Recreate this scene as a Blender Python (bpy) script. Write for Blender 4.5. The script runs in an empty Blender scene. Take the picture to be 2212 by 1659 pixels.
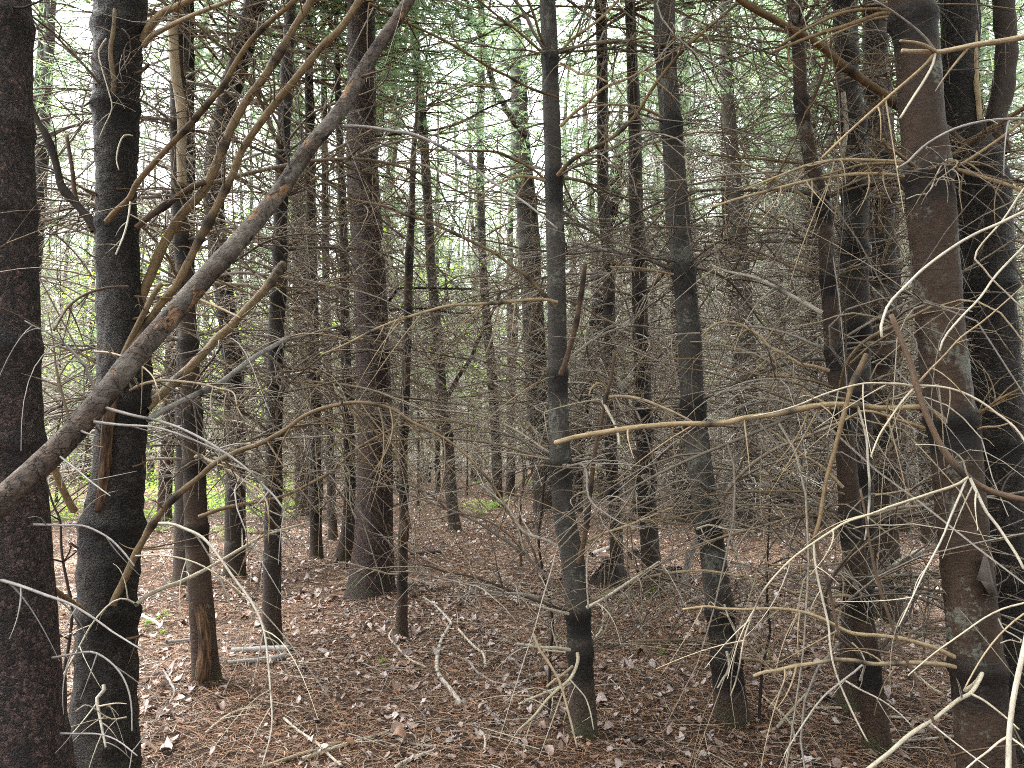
import bpy, math, random
import numpy as np
from mathutils import Vector, Matrix, Euler, noise as mnoise

random.seed(7)
RNG = np.random.default_rng(11)
sc = bpy.context.scene
COL = sc.collection

# ------------------------------------------------------------------ camera maths
F = 1670.0            # focal length in pixels of a 2212 x 1659 picture
YH = 960.0            # height of the horizon in that picture
PITCH = math.atan((YH - 829.5) / F)
CP, SP = math.cos(PITCH), math.sin(PITCH)
CAM_H = 1.5


def gz(x, y):
    """height of the forest floor"""
    x = np.asarray(x, float); y = np.asarray(y, float)
    h = 0.035*np.sin(0.9*x+0.4)*np.cos(0.7*y+1.1) + 0.02*np.sin(2.1*x-1.3*y) + 0.012*np.sin(4.3*x+3.1*y+2)
    h = h + 0.16*np.exp(-(((x+1.35)/0.8)**2+((y-7.75)/0.8)**2))       # hump under the big red trunk
    h = h + 0.22*np.exp(-(((x-0.75)/1.3)**2+((y-14.2)/1.1)**2))       # low rise on the path
    h = h + 0.05*np.sin(0.33*x+1.0)*np.sin(0.21*y)*np.clip((y-8)/10, 0, 1)*2
    return h*np.clip(np.hypot(x, y)/2.5, 0, 1)


CAM = np.array([0.0, 0.0, CAM_H])


def ray(u, v):
    x = (u-1106.0)/F
    y = -(v-829.5)/F
    return np.array([x, CP - y*SP, SP + y*CP])


def P(u, v, d):
    r = ray(u, v)
    return CAM + r*(d/r[1])


def ground_hit(u, v):
    r = ray(u, v)
    z = 0.0
    for _ in range(12):
        t = (z-CAM_H)/r[2]
        p = CAM + r*t
        z = float(gz(p[0], p[1]))
    return np.array([p[0], p[1], z])


REG = {'o': (0, 0, 1), 'a': (0, 0, 3), 'b': (737.3, 0, 3), 'c': (1474.7, 0, 3),
       'd': (0, 553, 3), 'e': (737.3, 553, 3), 'f': (1474.7, 553, 3),
       'g': (0, 1106, 3), 'h': (737.3, 1106, 3), 'i': (1474.7, 1106, 3)}


def conv(reg, pts):
    ox, oy, k = REG[reg]
    return [(ox+p[0]/k, oy+p[1]/k) + tuple(p[2:]) for p in pts]


# ------------------------------------------------------------------ mesh builder
class MB:
    def __init__(self):
        self.v = []; self.f4 = []; self.f3 = []; self.b = []; self.m = []; self.n = 0

    def add(self, v, f4=None, f3=None, b=None, m=None):
        v = np.asarray(v, np.float32).reshape(-1, 3)
        k = len(v)
        if f4 is not None and len(f4): self.f4.append(np.asarray(f4, np.int64)+self.n)
        if f3 is not None and len(f3): self.f3.append(np.asarray(f3, np.int64)+self.n)
        self.v.append(v)
        self.b.append(np.zeros((k, 3), np.float32) if b is None else np.asarray(b, np.float32))
        self.m.append(np.zeros(k, np.float32) if m is None else np.asarray(m, np.float32))
        self.n += k

    def mesh(self, name, mat, smooth=True, attrs=True):
        me = bpy.data.meshes.new(name)
        V = np.concatenate(self.v) if self.v else np.zeros((0, 3), np.float32)
        F4 = np.concatenate(self.f4) if self.f4 else np.zeros((0, 4), np.int64)
        F3 = np.concatenate(self.f3) if self.f3 else np.zeros((0, 3), np.int64)
        me.vertices.add(len(V)); me.vertices.foreach_set('co', V.ravel())
        nl = len(F4)*4+len(F3)*3
        me.loops.add(nl)
        me.loops.foreach_set('vertex_index', np.concatenate([F4.ravel(), F3.ravel()]).astype(np.int32))
        me.polygons.add(len(F4)+len(F3))
        st = np.concatenate([np.arange(len(F4))*4, len(F4)*4+np.arange(len(F3))*3]).astype(np.int32)
        me.polygons.foreach_set('loop_start', st)
        me.polygons.foreach_set('use_smooth', np.full(len(F4)+len(F3), smooth, bool))
        if attrs:
            a = me.attributes.new('bark', 'FLOAT_VECTOR', 'POINT')
            a.data.foreach_set('vector', np.concatenate(self.b).ravel())
            a = me.attributes.new('mark', 'FLOAT', 'POINT')
            a.data.foreach_set('value', np.concatenate(self.m))
        me.update(calc_edges=True)
        me.validate()
        me.materials.append(mat)
        return me


def two_mat_mesh(name, A, ma, B, mb_):
    """one mesh of two materials: A first, then B"""
    J = MB()
    for q in (A, B):
        base = J.n
        J.v += q.v; J.b += q.b; J.m += q.m
        J.f4 += [f+base for f in q.f4]; J.f3 += [f+base for f in q.f3]
        J.n += q.n
    me = J.mesh(name, ma, False)
    me.materials.append(mb_)
    nA = A.n
    first = np.zeros(len(me.polygons), np.int32); me.polygons.foreach_get('loop_start', first)
    vi = np.zeros(len(me.loops), np.int32); me.loops.foreach_get('vertex_index', vi)
    me.polygons.foreach_set('material_index', (vi[first] >= nA).astype(np.int32))
    return me


def catmull(pts, n):
    P_ = np.asarray(pts, float)
    if len(P_) == 2:
        t = np.linspace(0, 1, n)[:, None]
        return P_[0]*(1-t)+P_[1]*t
    seg = np.linalg.norm(np.diff(P_[:, :3], axis=0), axis=1)
    s = np.concatenate([[0], np.cumsum(np.maximum(seg, 1e-6))])
    # tangents (finite difference, non-uniform) -> Hermite
    T = np.zeros_like(P_)
    T[1:-1] = (P_[2:]-P_[:-2])/(s[2:]-s[:-2])[:, None]
    T[0] = (P_[1]-P_[0])/(s[1]-s[0]); T[-1] = (P_[-1]-P_[-2])/(s[-1]-s[-2])
    q = np.linspace(0, s[-1], n)
    i = np.clip(np.searchsorted(s, q, side='right')-1, 0, len(s)-2)
    h = (s[i+1]-s[i])[:, None]
    t = ((q-s[i])/(s[i+1]-s[i]))[:, None]
    return ((2*t**3-3*t**2+1)*P_[i] + (t**3-2*t**2+t)*h*T[i] + (-2*t**3+3*t**2)*P_[i+1] + (t**3-t**2)*h*T[i+1])


def frames(C):
    T = np.gradient(C, axis=0)
    T /= np.maximum(np.linalg.norm(T, axis=1), 1e-9)[:, None]
    a = np.array([0, 0, 1.0]) if abs(T[0][2]) < 0.9 else np.array([1.0, 0, 0])
    n = np.cross(T[0], a); n /= np.linalg.norm(n)
    N = [n]
    for i in range(1, len(C)):
        n = n - T[i]*np.dot(n, T[i]); n /= max(np.linalg.norm(n), 1e-9)
        N.append(n)
    N = np.array(N)
    return T, N, np.cross(T, N)


def tube(mb, C, R, sides=5, mod=None, mark=None, s0=0.0, cap=True):
    """C centre points, R radii, mod optional radius multiplier (rings, sides)"""
    C = np.asarray(C, float); R = np.asarray(R, float)
    n = len(C)
    T, N, B = frames(C)
    th = np.arange(sides)*2*math.pi/sides
    ct, st = np.cos(th), np.sin(th)
    rr = R[:, None]*(mod if mod is not None else 1.0)*np.ones((1, sides))
    V = C[:, None, :] + rr[..., None]*(ct[None, :, None]*N[:, None, :] + st[None, :, None]*B[:, None, :])
    s = s0+np.concatenate([[0], np.cumsum(np.linalg.norm(np.diff(C, axis=0), axis=1))])
    bk = np.stack([ct[None]*rr, st[None]*rr, np.broadcast_to(s[:, None], rr.shape)], -1)
    mk = np.zeros((n, sides)) if mark is None else np.broadcast_to(np.asarray(mark)[:, None], (n, sides))
    i = np.arange(n-1)[:, None]*sides; j = np.arange(sides)[None]; k = (j+1) % sides
    q = np.stack([i+j, i+k, i+sides+k, i+sides+j], -1).reshape(-1, 4)
    V = V.reshape(-1, 3); bk = bk.reshape(-1, 3); mk = mk.reshape(-1)
    f3 = None
    if cap:
        V = np.concatenate([V, C[-1:]+T[-1:]*R[-1]*0.3]); bk = np.concatenate([bk, [[0, 0, s[-1]]]]); mk = np.concatenate([mk, mk[-1:]])
        e = (n-1)*sides
        f3 = np.stack([e+np.arange(sides), e+(np.arange(sides)+1) % sides, np.full(sides, n*sides)], -1)
    mb.add(V, q, f3, bk, mk)
    return s[-1]


def link(o, parent=None):
    COL.objects.link(o)
    if parent is not None: o.parent = parent
    return o


def obj(name, me, parent=None, loc=None):
    o = bpy.data.objects.new(name, me)
    if loc is not None: o.location = loc
    return link(o, parent)


def tag(o, label=None, cat=None, group=None, kind=None):
    if label: o['label'] = label
    if cat: o['category'] = cat
    if group: o['group'] = group
    if kind: o['kind'] = kind
    return o


def empty(name, loc):
    o = bpy.data.objects.new(name, None)
    o.empty_display_size = 0.2
    o.location = [float(q) for q in loc]
    return link(o)


# ------------------------------------------------------------------ materials
class NT:
    def __init__(self, name):
        self.mat = bpy.data.materials.new(name)
        self.mat.use_nodes = True
        self.t = self.mat.node_tree
        self.t.nodes.clear()
        self.out = self.n('ShaderNodeOutputMaterial')

    def n(self, typ, **kw):
        nd = self.t.nodes.new(typ)
        for k, v in kw.items():
            if k.startswith('i_'):
                nd.inputs[k[2:].replace('_', ' ')].default_value = v
            else:
                setattr(nd, k, v)
        return nd

    def l(self, a, b): self.t.links.new(a, b)

    def attr(self, name):
        nd = self.n('ShaderNodeAttribute'); nd.attribute_name = name
        return nd

    def scale(self, vec, s):
        nd = self.n('ShaderNodeVectorMath', operation='MULTIPLY')
        self.l(vec, nd.inputs[0]); nd.inputs[1].default_value = s
        return nd.outputs[0]

    def addv(self, vec, other):
        nd = self.n('ShaderNodeVectorMath', operation='ADD')
        self.l(vec, nd.inputs[0]); self.l(other, nd.inputs[1])
        return nd.outputs[0]

    def noise(self, vec, sc_, detail=3, rough=0.55, dist=0.0):
        nd = self.n('ShaderNodeTexNoise')
        if vec is not None: self.l(vec, nd.inputs['Vector'])
        nd.inputs['Scale'].default_value = sc_
        nd.inputs['Detail'].default_value = detail
        nd.inputs['Roughness'].default_value = rough
        nd.inputs['Distortion'].default_value = dist
        return nd.outputs['Fac']

    def voro(self, vec, sc_, feature='F1'):
        nd = self.n('ShaderNodeTexVoronoi', feature=feature)
        self.l(vec, nd.inputs['Vector']); nd.inputs['Scale'].default_value = sc_
        return nd

    def ramp(self, fac, stops, interp='LINEAR'):
        nd = self.n('ShaderNodeValToRGB')
        cr = nd.color_ramp; cr.interpolation = interp
        while len(cr.elements) < len(stops): cr.elements.new(0.5)
        for e, (p, c) in zip(cr.elements, stops):
            e.position = p
            e.color = (c, c, c, 1) if isinstance(c, (int, float)) else (*c, 1)
        self.l(fac, nd.inputs[0])
        return nd.outputs[0]

    def math(self, op, a, b=None, c=None, clamp=False):
        nd = self.n('ShaderNodeMath', operation=op, use_clamp=clamp)
        for i, q in enumerate((a, b, c)):
            if q is None: continue
            if isinstance(q, (int, float)): nd.inputs[i].default_value = q
            else: self.l(q, nd.inputs[i])
        return nd.outputs[0]

    def mix(self, fac, a, b, blend='MIX'):
        nd = self.n('ShaderNodeMix', data_type='RGBA', blend_type=blend)
        for s, q in ((nd.inputs['Factor'], fac), (nd.inputs[6], a), (nd.inputs[7], b)):
            if isinstance(q, (int, float)): s.default_value = q
            elif isinstance(q, tuple): s.default_value = (*q, 1)
            else: self.l(q, s)
        return nd.outputs[2]

    def finish(self, color, rough=0.85, bump=None, bstr=0.5, bdist=0.01, spec=0.25, trans=None):
        p = self.n('ShaderNodeBsdfPrincipled')
        if isinstance(color, tuple): p.inputs['Base Color'].default_value = (*color, 1)
        else: self.l(color, p.inputs['Base Color'])
        if isinstance(rough, (int, float)): p.inputs['Roughness'].default_value = rough
        else: self.l(rough, p.inputs['Roughness'])
        p.inputs['Specular IOR Level'].default_value = spec
        if bump is not None:
            b = self.n('ShaderNodeBump'); b.inputs['Strength'].default_value = bstr; b.inputs['Distance'].default_value = bdist
            self.l(bump, b.inputs['Height']); self.l(b.outputs[0], p.inputs['Normal'])
        last = p.outputs[0]
        if trans is not None:
            tr = self.n('ShaderNodeBsdfTranslucent')
            if isinstance(trans, tuple): tr.inputs['Color'].default_value = (*trans, 1)
            else: self.l(trans, tr.inputs['Color'])
            mx = self.n('ShaderNodeMixShader'); mx.inputs[0].default_value = 0.45
            self.l(last, mx.inputs[1]); self.l(tr.outputs[0], mx.inputs[2]); last = mx.outputs[0]
        self.l(last, self.out.inputs['Surface'])
        return self.mat


def smooth_bark(name, dark, mid, light, lichen=0.5, base_brown=(0.06, 0.035, 0.022), moss=True, cs=(24, 24, 62), bd=0.006):
    t = NT(name)
    B = t.attr('bark').outputs['Vector']
    off = t.n('ShaderNodeObjectInfo')
    rnd = t.n('ShaderNodeCombineXYZ'); 
    t.l(t.math('MULTIPLY', off.outputs['Random'], 37.0), rnd.inputs[0]); t.l(t.math('MULTIPLY', off.outputs['Random'], 91.0), rnd.inputs[2])
    B = t.addv(B, rnd.outputs[0])
    mark = t.attr('mark').outputs['Fac']
    big = t.noise(t.scale(B, (9, 9, 4)), 1.0, 3)
    fis = t.noise(t.scale(B, cs), 1.0, 5, 0.68, 0.9)       # short horizontal creases
    fine = t.noise(B, 260, 3)
    col = t.ramp(t.math('ADD', t.math('MULTIPLY', big, 0.6), t.math('MULTIPLY', fis, 0.45)), [(0.34, dark), (0.52, mid), (0.72, light)])
    # lenticels and small scars
    vs = t.voro(t.scale(B, (45, 45, 70)), 1.0)
    spot = t.ramp(vs.outputs['Distance'], [(0.10, 1), (0.2, 0)])
    col = t.mix(t.math('MULTIPLY', spot, 0.35), col, dark)
    # pale lichen patches
    li = t.math('ADD', t.math('MULTIPLY', t.noise(t.scale(B, (7, 7, 5)), 1.0, 2), 0.6), t.math('MULTIPLY', t.noise(B, 55, 4, 0.6), 0.4))
    lim = t.ramp(li, [(0.60-0.07*lichen, 0), (0.66-0.07*lichen, 1)])
    col = t.mix(t.math('MULTIPLY', lim, 0.6), col, (0.17, 0.18, 0.15))
    # lower trunk: browner and rougher (s = height along the trunk)
    sep = t.n('ShaderNodeSeparateXYZ'); t.l(t.attr('bark').outputs['Vector'], sep.inputs[0])
    hgt = t.math('ADD', sep.outputs['Z'], t.math('MULTIPLY', big, 0.5))
    low = t.ramp(hgt, [(0.40, 1), (1.0, 0)])
    col = t.mix(t.math('MULTIPLY', low, 0.8), col, t.ramp(fis, [(0.35, tuple(q*0.45 for q in base_brown)), (0.6, base_brown), (0.8, tuple(q*1.6 for q in base_brown))]))
    if moss:
        ms = t.math('MULTIPLY', t.ramp(sep.outputs['Z'], [(0.10, 1), (0.26, 0)]), t.ramp(t.noise(B, 24, 4), [(0.42, 0), (0.58, 1)]))
        col = t.mix(t.math('MULTIPLY', ms, 0.75), col, (0.035, 0.055, 0.012))
    # black collars where the whorls leave the trunk
    dk = t.math('MULTIPLY', mark, t.ramp(t.noise(t.scale(B, (22, 22, 30)), 1.0, 4), [(0.24, 0.35), (0.42, 1)]))
    col = t.mix(dk, col, (0.006, 0.005, 0.0045))
    plates = t.voro(t.scale(B, (60, 60, 34)), 1.0, 'DISTANCE_TO_EDGE').outputs['Distance']
    pl = t.math('MULTIPLY', t.ramp(plates, [(0.0, 0), (0.16, 1)]), low)
    h = t.math('ADD', t.math('ADD', t.math('MULTIPLY', fis, 0.9), t.math('MULTIPLY', fine, 0.25)), t.math('MULTIPLY', pl, 0.7))
    return t.finish(col, t.ramp(big, [(0.3, 0.55), (0.7, 0.85)]), h, 1.0, bd, 0.3)


def scaly_bark(name, deep, mid, tip, sc3=(70, 70, 46), black=0.5):
    t = NT(name)
    B = t.attr('bark').outputs['Vector']
    d1 = t.n('ShaderNodeTexNoise'); t.l(B, d1.inputs['Vector']); d1.inputs['Scale'].default_value = 60; d1.inputs['Detail'].default_value = 4
    W = t.addv(B, t.scale(d1.outputs['Color'], (0.030, 0.030, 0.030)))
    v1 = t.voro(t.scale(W, sc3), 1.0, 'DISTANCE_TO_EDGE').outputs['Distance']
    vc = t.voro(t.scale(W, sc3), 1.0)
    sepc = t.n('ShaderNodeSeparateColor'); t.l(vc.outputs['Color'], sepc.inputs[0])
    flake = t.noise(t.scale(B, (sc3[0]*1.3, sc3[1]*1.3, sc3[2]*2.6)), 1.0, 5, 0.72, 0.8)
    fine = t.noise(B, 240, 4, 0.65)
    big = t.noise(t.scale(B, (6, 6, 3)), 1.0, 3)
    f = t.math('ADD', t.math('MULTIPLY', sepc.outputs[0], 0.22), t.math('MULTIPLY', flake, 0.78))
    col = t.ramp(f, [(0.36, tuple(q*0.4 for q in deep)), (0.47, deep), (0.56, mid), (0.70, tip)])
    edge = t.ramp(v1, [(0.0, 1), (0.10, 0)])
    col = t.mix(t.math('MULTIPLY', edge, 0.55), col, tuple(q*0.3 for q in deep))
    # loose pale flake rims
    rim = t.math('MULTIPLY', t.ramp(flake, [(0.585, 0), (0.62, 1)]), t.ramp(fine, [(0.46, 0), (0.58, 1)]))
    col = t.mix(t.math('MULTIPLY', rim, 0.7), col, tuple(min(1, q*2.0) for q in tip))
    bl = t.ramp(t.math('ADD', t.math('MULTIPLY', big, 0.75), t.math('MULTIPLY', flake, 0.25)), [(0.62-0.10*black, 0), (0.68-0.10*black, 1)])
    col = t.mix(t.math('MULTIPLY', bl, 0.75), col, (0.010, 0.010, 0.012))
    mark = t.attr('mark').outputs['Fac']
    dk = t.math('MULTIPLY', mark, t.ramp(t.noise(B, 24, 4), [(0.30, 0.2), (0.5, 1)]))
    col = t.mix(dk, col, (0.008, 0.0065, 0.006))
    sep = t.n('ShaderNodeSeparateXYZ'); t.l(B, sep.inputs[0])
    ms = t.math('MULTIPLY', t.ramp(sep.outputs['Z'], [(0.14, 1), (0.42, 0)]), t.ramp(t.noise(B, 14, 4), [(0.47, 0), (0.6, 1)]))
    col = t.mix(t.math('MULTIPLY', ms, 0.8), col, (0.03, 0.05, 0.012))
    h = t.math('ADD', t.math('ADD', t.math('MULTIPLY', t.ramp(v1, [(0.0, 0), (0.2, 1)]), 0.5), t.math('MULTIPLY', flake, 1.4)), t.math('MULTIPLY', fine, 0.4))
    return t.finish(col, t.ramp(fine, [(0.3, 0.45), (0.7, 0.8)]), h, 1.0, 0.014, 0.4)


def dead_wood(name, stops, rough=0.7, mottled=0.5):
    """stops: colours picked per twig / per branch"""
    t = NT(name)
    B = t.attr('bark').outputs['Vector']
    oi = t.n('ShaderNodeObjectInfo').outputs['Random']
    isl = t.n('ShaderNodeNewGeometry').outputs['Random Per Island']
    f = t.math('FRACT', t.math('ADD', t.math('MULTIPLY', isl, 0.75), t.math('MULTIPLY', oi, 7.13)))
    f = t.math('ADD', t.math('MULTIPLY', f, 0.55), t.math('MULTIPLY', oi, 0.45))
    col = t.ramp(f, stops)
    n1 = t.noise(t.scale(B, (140, 140, 16)), 1.0, 4, 0.6)
    n2 = t.noise(B, 14, 3)
    n3 = t.noise(t.scale(B, (60, 60, 34)), 1.0, 4, 0.65)
    n = t.math('ADD', t.math('MULTIPLY', n1, 0.35), t.math('ADD', t.math('MULTIPLY', n2, 0.35), t.math('MULTIPLY', n3, 0.3)))
    col = t.mix(t.math('MULTIPLY', t.ramp(n, [(0.36, 1), (0.54, 0)]), mottled), col, (0.035, 0.024, 0.017))
    dk = t.attr('mark').outputs['Fac']
    col = t.mix(dk, col, (0.014, 0.011, 0.01))
    return t.finish(col, rough, t.math('ADD', n1, n3), 0.8, 0.004, 0.3)


def log_bark():
    """grey bark of the leaning dead tree: cracked plates, dark scars, bared orange wood"""
    t = NT('peeling grey log bark')
    B = t.attr('bark').outputs['Vector']
    a = t.noise(t.scale(B, (26, 26, 20)), 1.0, 5, 0.68, 0.6)
    b = t.noise(t.scale(B, (60, 60, 46)), 1.0, 5, 0.7)
    c = t.noise(t.scale(B, (9, 9, 5)), 1.0, 3)
    f = t.math('ADD', t.math('MULTIPLY', a, 0.6), t.math('MULTIPLY', b, 0.4))
    col = t.ramp(f, [(0.34, (0.022, 0.018, 0.015)), (0.45, (0.075, 0.063, 0.053)), (0.56, (0.145, 0.126, 0.108)), (0.70, (0.28, 0.255, 0.225))])
    brown = t.ramp(f, [(0.36, (0.02, 0.014, 0.011)), (0.55, (0.085, 0.06, 0.047)), (0.72, (0.18, 0.14, 0.115))])
    col = t.mix(t.ramp(c, [(0.45, 0), (0.56, 1)]), col, brown)
    pe = t.math('MULTIPLY', t.ramp(t.noise(t.scale(B, (15, 15, 8)), 1.0, 4), [(0.60, 0), (0.64, 1)]), 0.9)
    col = t.mix(pe, col, t.ramp(b, [(0.3, (0.12, 0.06, 0.03)), (0.65, (0.30, 0.18, 0.10))]))
    sc_ = t.ramp(t.noise(t.scale(B, (18, 18, 11)), 1.0, 4, 0.6), [(0.33, 1), (0.39, 0)])
    col = t.mix(t.math('MULTIPLY', sc_, 0.9), col, (0.008, 0.007, 0.0065))
    nn = t.n('ShaderNodeTexNoise'); t.l(B, nn.inputs['Vector']); nn.inputs['Scale'].default_value = 22; nn.inputs['Detail'].default_value = 4
    w = t.addv(t.scale(B, (11, 11, 17)), t.scale(nn.outputs['Color'], (1.6, 1.6, 1.6)))
    cr = t.voro(w, 1.0, 'DISTANCE_TO_EDGE').outputs['Distance']
    crk = t.ramp(cr, [(0.0, 1), (0.022, 0)])
    crk = t.math('MULTIPLY', crk, t.ramp(c, [(0.42, 0), (0.55, 1)]))
    col = t.mix(t.math('MULTIPLY', crk, 0.7), col, (0.01, 0.008, 0.007))
    dk = t.math('MULTIPLY', t.attr('mark').outputs['Fac'], t.ramp(a, [(0.42, 0), (0.55, 0.8)]))
    col = t.mix(dk, col, (0.01, 0.008, 0.007))
    h = t.math('ADD', t.math('ADD', f, t.math('MULTIPLY', crk, -0.4)), t.math('MULTIPLY', pe, -0.3))
    return t.finish(col, 0.75, h, 1.0, 0.02, 0.3)


M = {}
M['pine'] = smooth_bark('smooth grey pine bark', (0.014, 0.0115, 0.0095), (0.036, 0.030, 0.0255), (0.072, 0.063, 0.054), 0.4)
M['pine_pale'] = smooth_bark('lichened grey pine bark', (0.019, 0.0165, 0.0138), (0.048, 0.043, 0.037), (0.088, 0.081, 0.071), 0.6)
M['pine_brown'] = smooth_bark('brown pine bark', (0.014, 0.0085, 0.006), (0.042, 0.0255, 0.0165), (0.078, 0.051, 0.035), 0.65)
M['pine_dark'] = smooth_bark('dark wet pine bark', (0.0085, 0.0068, 0.0058), (0.024, 0.018, 0.0145), (0.054, 0.042, 0.034), 0.15)
M['red'] = scaly_bark('red brown scaly bark', (0.028, 0.0135, 0.0105), (0.078, 0.037, 0.028), (0.15, 0.078, 0.060), (85, 85, 60), 0.15)
M['spruce'] = scaly_bark('flaky spruce bark', (0.024, 0.0145, 0.0125), (0.080, 0.046, 0.040), (0.20, 0.130, 0.115), (85, 85, 50), 0.5)
M['darkscaly'] = scaly_bark('dark ridged bark', (0.012, 0.0088, 0.007), (0.036, 0.026, 0.020), (0.085, 0.066, 0.053), (60, 60, 60), 0.35)
M['wood'] = dead_wood('dead twig wood', [(0.0, (0.05, 0.038, 0.03)), (0.25, (0.15, 0.125, 0.10)), (0.45, (0.25, 0.195, 0.12)), (0.62, (0.34, 0.31, 0.27)), (0.82, (0.075, 0.058, 0.046)), (1.0, (0.40, 0.38, 0.34))], 0.7, 0.55)
M['tan'] = dead_wood('tan barkless wood', [(0.0, (0.30, 0.215, 0.115)), (0.5, (0.37, 0.285, 0.17)), (1.0, (0.33, 0.265, 0.18))], 0.6, 0.6)
M['gold'] = dead_wood('weathered golden brown wood', [(0.0, (0.16, 0.105, 0.05)), (0.5, (0.21, 0.145, 0.072)), (1.0, (0.17, 0.125, 0.075))], 0.65, 0.85)
M['bone'] = dead_wood('bleached twig wood', [(0.0, (0.40, 0.34, 0.23)), (0.5, (0.47, 0.425, 0.33)), (1.0, (0.40, 0.37, 0.325))], 0.6, 0.5)
M['grey'] = dead_wood('grey weathered wood', [(0.0, (0.20, 0.185, 0.17)), (0.5, (0.28, 0.265, 0.25)), (1.0, (0.23, 0.21, 0.19))], 0.7, 0.5)
M['brown'] = dead_wood('brown dead wood', [(0.0, (0.085, 0.052, 0.032)), (0.5, (0.12, 0.078, 0.05)), (1.0, (0.10, 0.07, 0.048))], 0.75, 0.6)
M['dark'] = dead_wood('dark dead wood', [(0.0, (0.022, 0.016, 0.013)), (0.5, (0.034, 0.026, 0.021)), (1.0, (0.045, 0.034, 0.028))], 0.8, 0.4)
M['log'] = log_bark()


def rot_wood():
    t = NT('rotten orange wood')
    B = t.attr('bark').outputs['Vector']
    n = t.noise(t.scale(B, (60, 60, 8)), 1.0, 5, 0.65)
    col = t.ramp(n, [(0.36, (0.012, 0.008, 0.006)), (0.5, (0.075, 0.042, 0.024)), (0.72, (0.24, 0.15, 0.085))])
    return t.finish(col, 0.9, n, 1.0, 0.012)


M['rot'] = rot_wood()
M['wood_far'] = dead_wood('brightened far grey twig wood', [(0.0, (0.17, 0.15, 0.13)), (0.3, (0.32, 0.29, 0.25)), (0.55, (0.38, 0.345, 0.29)), (0.8, (0.45, 0.425, 0.385)), (1.0, (0.25, 0.22, 0.18))], 0.75, 0.3)  # brightness of the far tangle put into the colour, paler than near twigs


def ground_mat():
    t = NT('needle litter soil')
    g = t.n('ShaderNodeNewGeometry').outputs['Position']
    a = t.noise(g, 1.1, 4); b = t.noise(g, 38, 5, 0.7); c = t.noise(t.scale(g, (60, 160, 60)), 1.0, 3, 0.6, 1.5)
    f = t.math('ADD', t.math('MULTIPLY', b, 0.55), t.math('MULTIPLY', c, 0.45))
    col = t.ramp(f, [(0.38, (0.018, 0.012, 0.009)), (0.52, (0.085, 0.052, 0.036)), (0.68, (0.20, 0.125, 0.09))])
    col2 = t.ramp(f, [(0.38, (0.02, 0.015, 0.012)), (0.52, (0.08, 0.06, 0.05)), (0.68, (0.19, 0.155, 0.14))])
    col = t.mix(t.ramp(a, [(0.42, 0), (0.6, 0.8)]), col, col2)
    return t.finish(col, 0.95, f, 1.0, 0.03, 0.1)


def island_mat(name, stops, rough=0.7, trans=None, bump=False, spec=0.3):
    t = NT(name)
    isl = t.n('ShaderNodeNewGeometry').outputs['Random Per Island']
    oi = t.n('ShaderNodeObjectInfo').outputs['Random']
    f = t.math('FRACT', t.math('ADD', isl, t.math('MULTIPLY', oi, 3.7)))
    col = t.ramp(f, stops)
    g = t.n('ShaderNodeNewGeometry').outputs['Position']
    n = t.noise(g, 90, 3)
    col = t.mix(0.35, col, t.mix(1.0, col, t.ramp(n, [(0.3, 0.55), (0.7, 1.3)]), 'MULTIPLY'))
    if trans: trc = t.mix(1.0, col, trans, 'MULTIPLY')
    else: trc = None
    return t.finish(col, rough, None, trans=trc, spec=spec)


M['ground'] = ground_mat()
M['leaf'] = island_mat('fallen leaf', [(0.0, (0.36, 0.30, 0.285)), (0.22, (0.27, 0.20, 0.175)), (0.42, (0.15, 0.09, 0.06)), (0.58, (0.43, 0.37, 0.355)), (0.74, (0.24, 0.125, 0.07)), (0.88, (0.08, 0.052, 0.04)), (1.0, (0.48, 0.42, 0.40))], 0.5, spec=0.45)
M['needle'] = island_mat('fallen needles', [(0.0, (0.11, 0.06, 0.036)), (0.3, (0.27, 0.145, 0.085)), (0.5, (0.35, 0.20, 0.12)), (0.7, (0.17, 0.105, 0.07)), (0.88, (0.46, 0.34, 0.25)), (1.0, (0.065, 0.04, 0.027))], 0.6)
M['litter'] = island_mat('twig litter', [(0.0, (0.36, 0.31, 0.24)), (0.3, (0.16, 0.12, 0.09)), (0.55, (0.45, 0.41, 0.36)), (0.8, (0.055, 0.04, 0.032)), (1.0, (0.28, 0.21, 0.13))], 0.7)
M['pinegreen'] = island_mat('pine needles', [(0.0, (0.12, 0.18, 0.125)), (0.5, (0.16, 0.225, 0.15)), (0.8, (0.19, 0.245, 0.12)), (1.0, (0.23, 0.27, 0.085))], 0.5, (2.0, 2.1, 2.0))
M['leafgreen'] = island_mat('young green leaves', [(0.0, (0.10, 0.17, 0.03)), (0.5, (0.15, 0.23, 0.035)), (1.0, (0.19, 0.25, 0.05))], 0.5, (2.4, 2.5, 1.8))
M['fern'] = island_mat('fern green', [(0.0, (0.11, 0.20, 0.03)), (0.5, (0.17, 0.27, 0.04)), (1.0, (0.22, 0.29, 0.06))], 0.5, (2.2, 2.4, 1.8))

# ------------------------------------------------------------------ ground
def build_ground():
    xs = np.concatenate([[-250, -120, -60, -35], np.linspace(-24, 24, 161), [35, 60, 120, 250]])
    ys = np.concatenate([[-120, -40, -15], np.linspace(-6, 32, 153), [40, 60, 120, 300]])
    X, Y = np.meshgrid(xs, ys)
    V = np.stack([X, Y, gz(X, Y)], -1).reshape(-1, 3)
    nx = len(xs); ny = len(ys)
    i = np.arange(ny-1)[:, None]*nx; j = np.arange(nx-1)[None]
    q = np.stack([i+j, i+j+1, i+nx+j+1, i+nx+j], -1).reshape(-1, 4)
    mb = MB(); mb.add(V, q)
    o = obj('ground', mb.mesh('ground', M['ground'], attrs=False))
    o['kind'] = 'structure'


build_ground()

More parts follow.
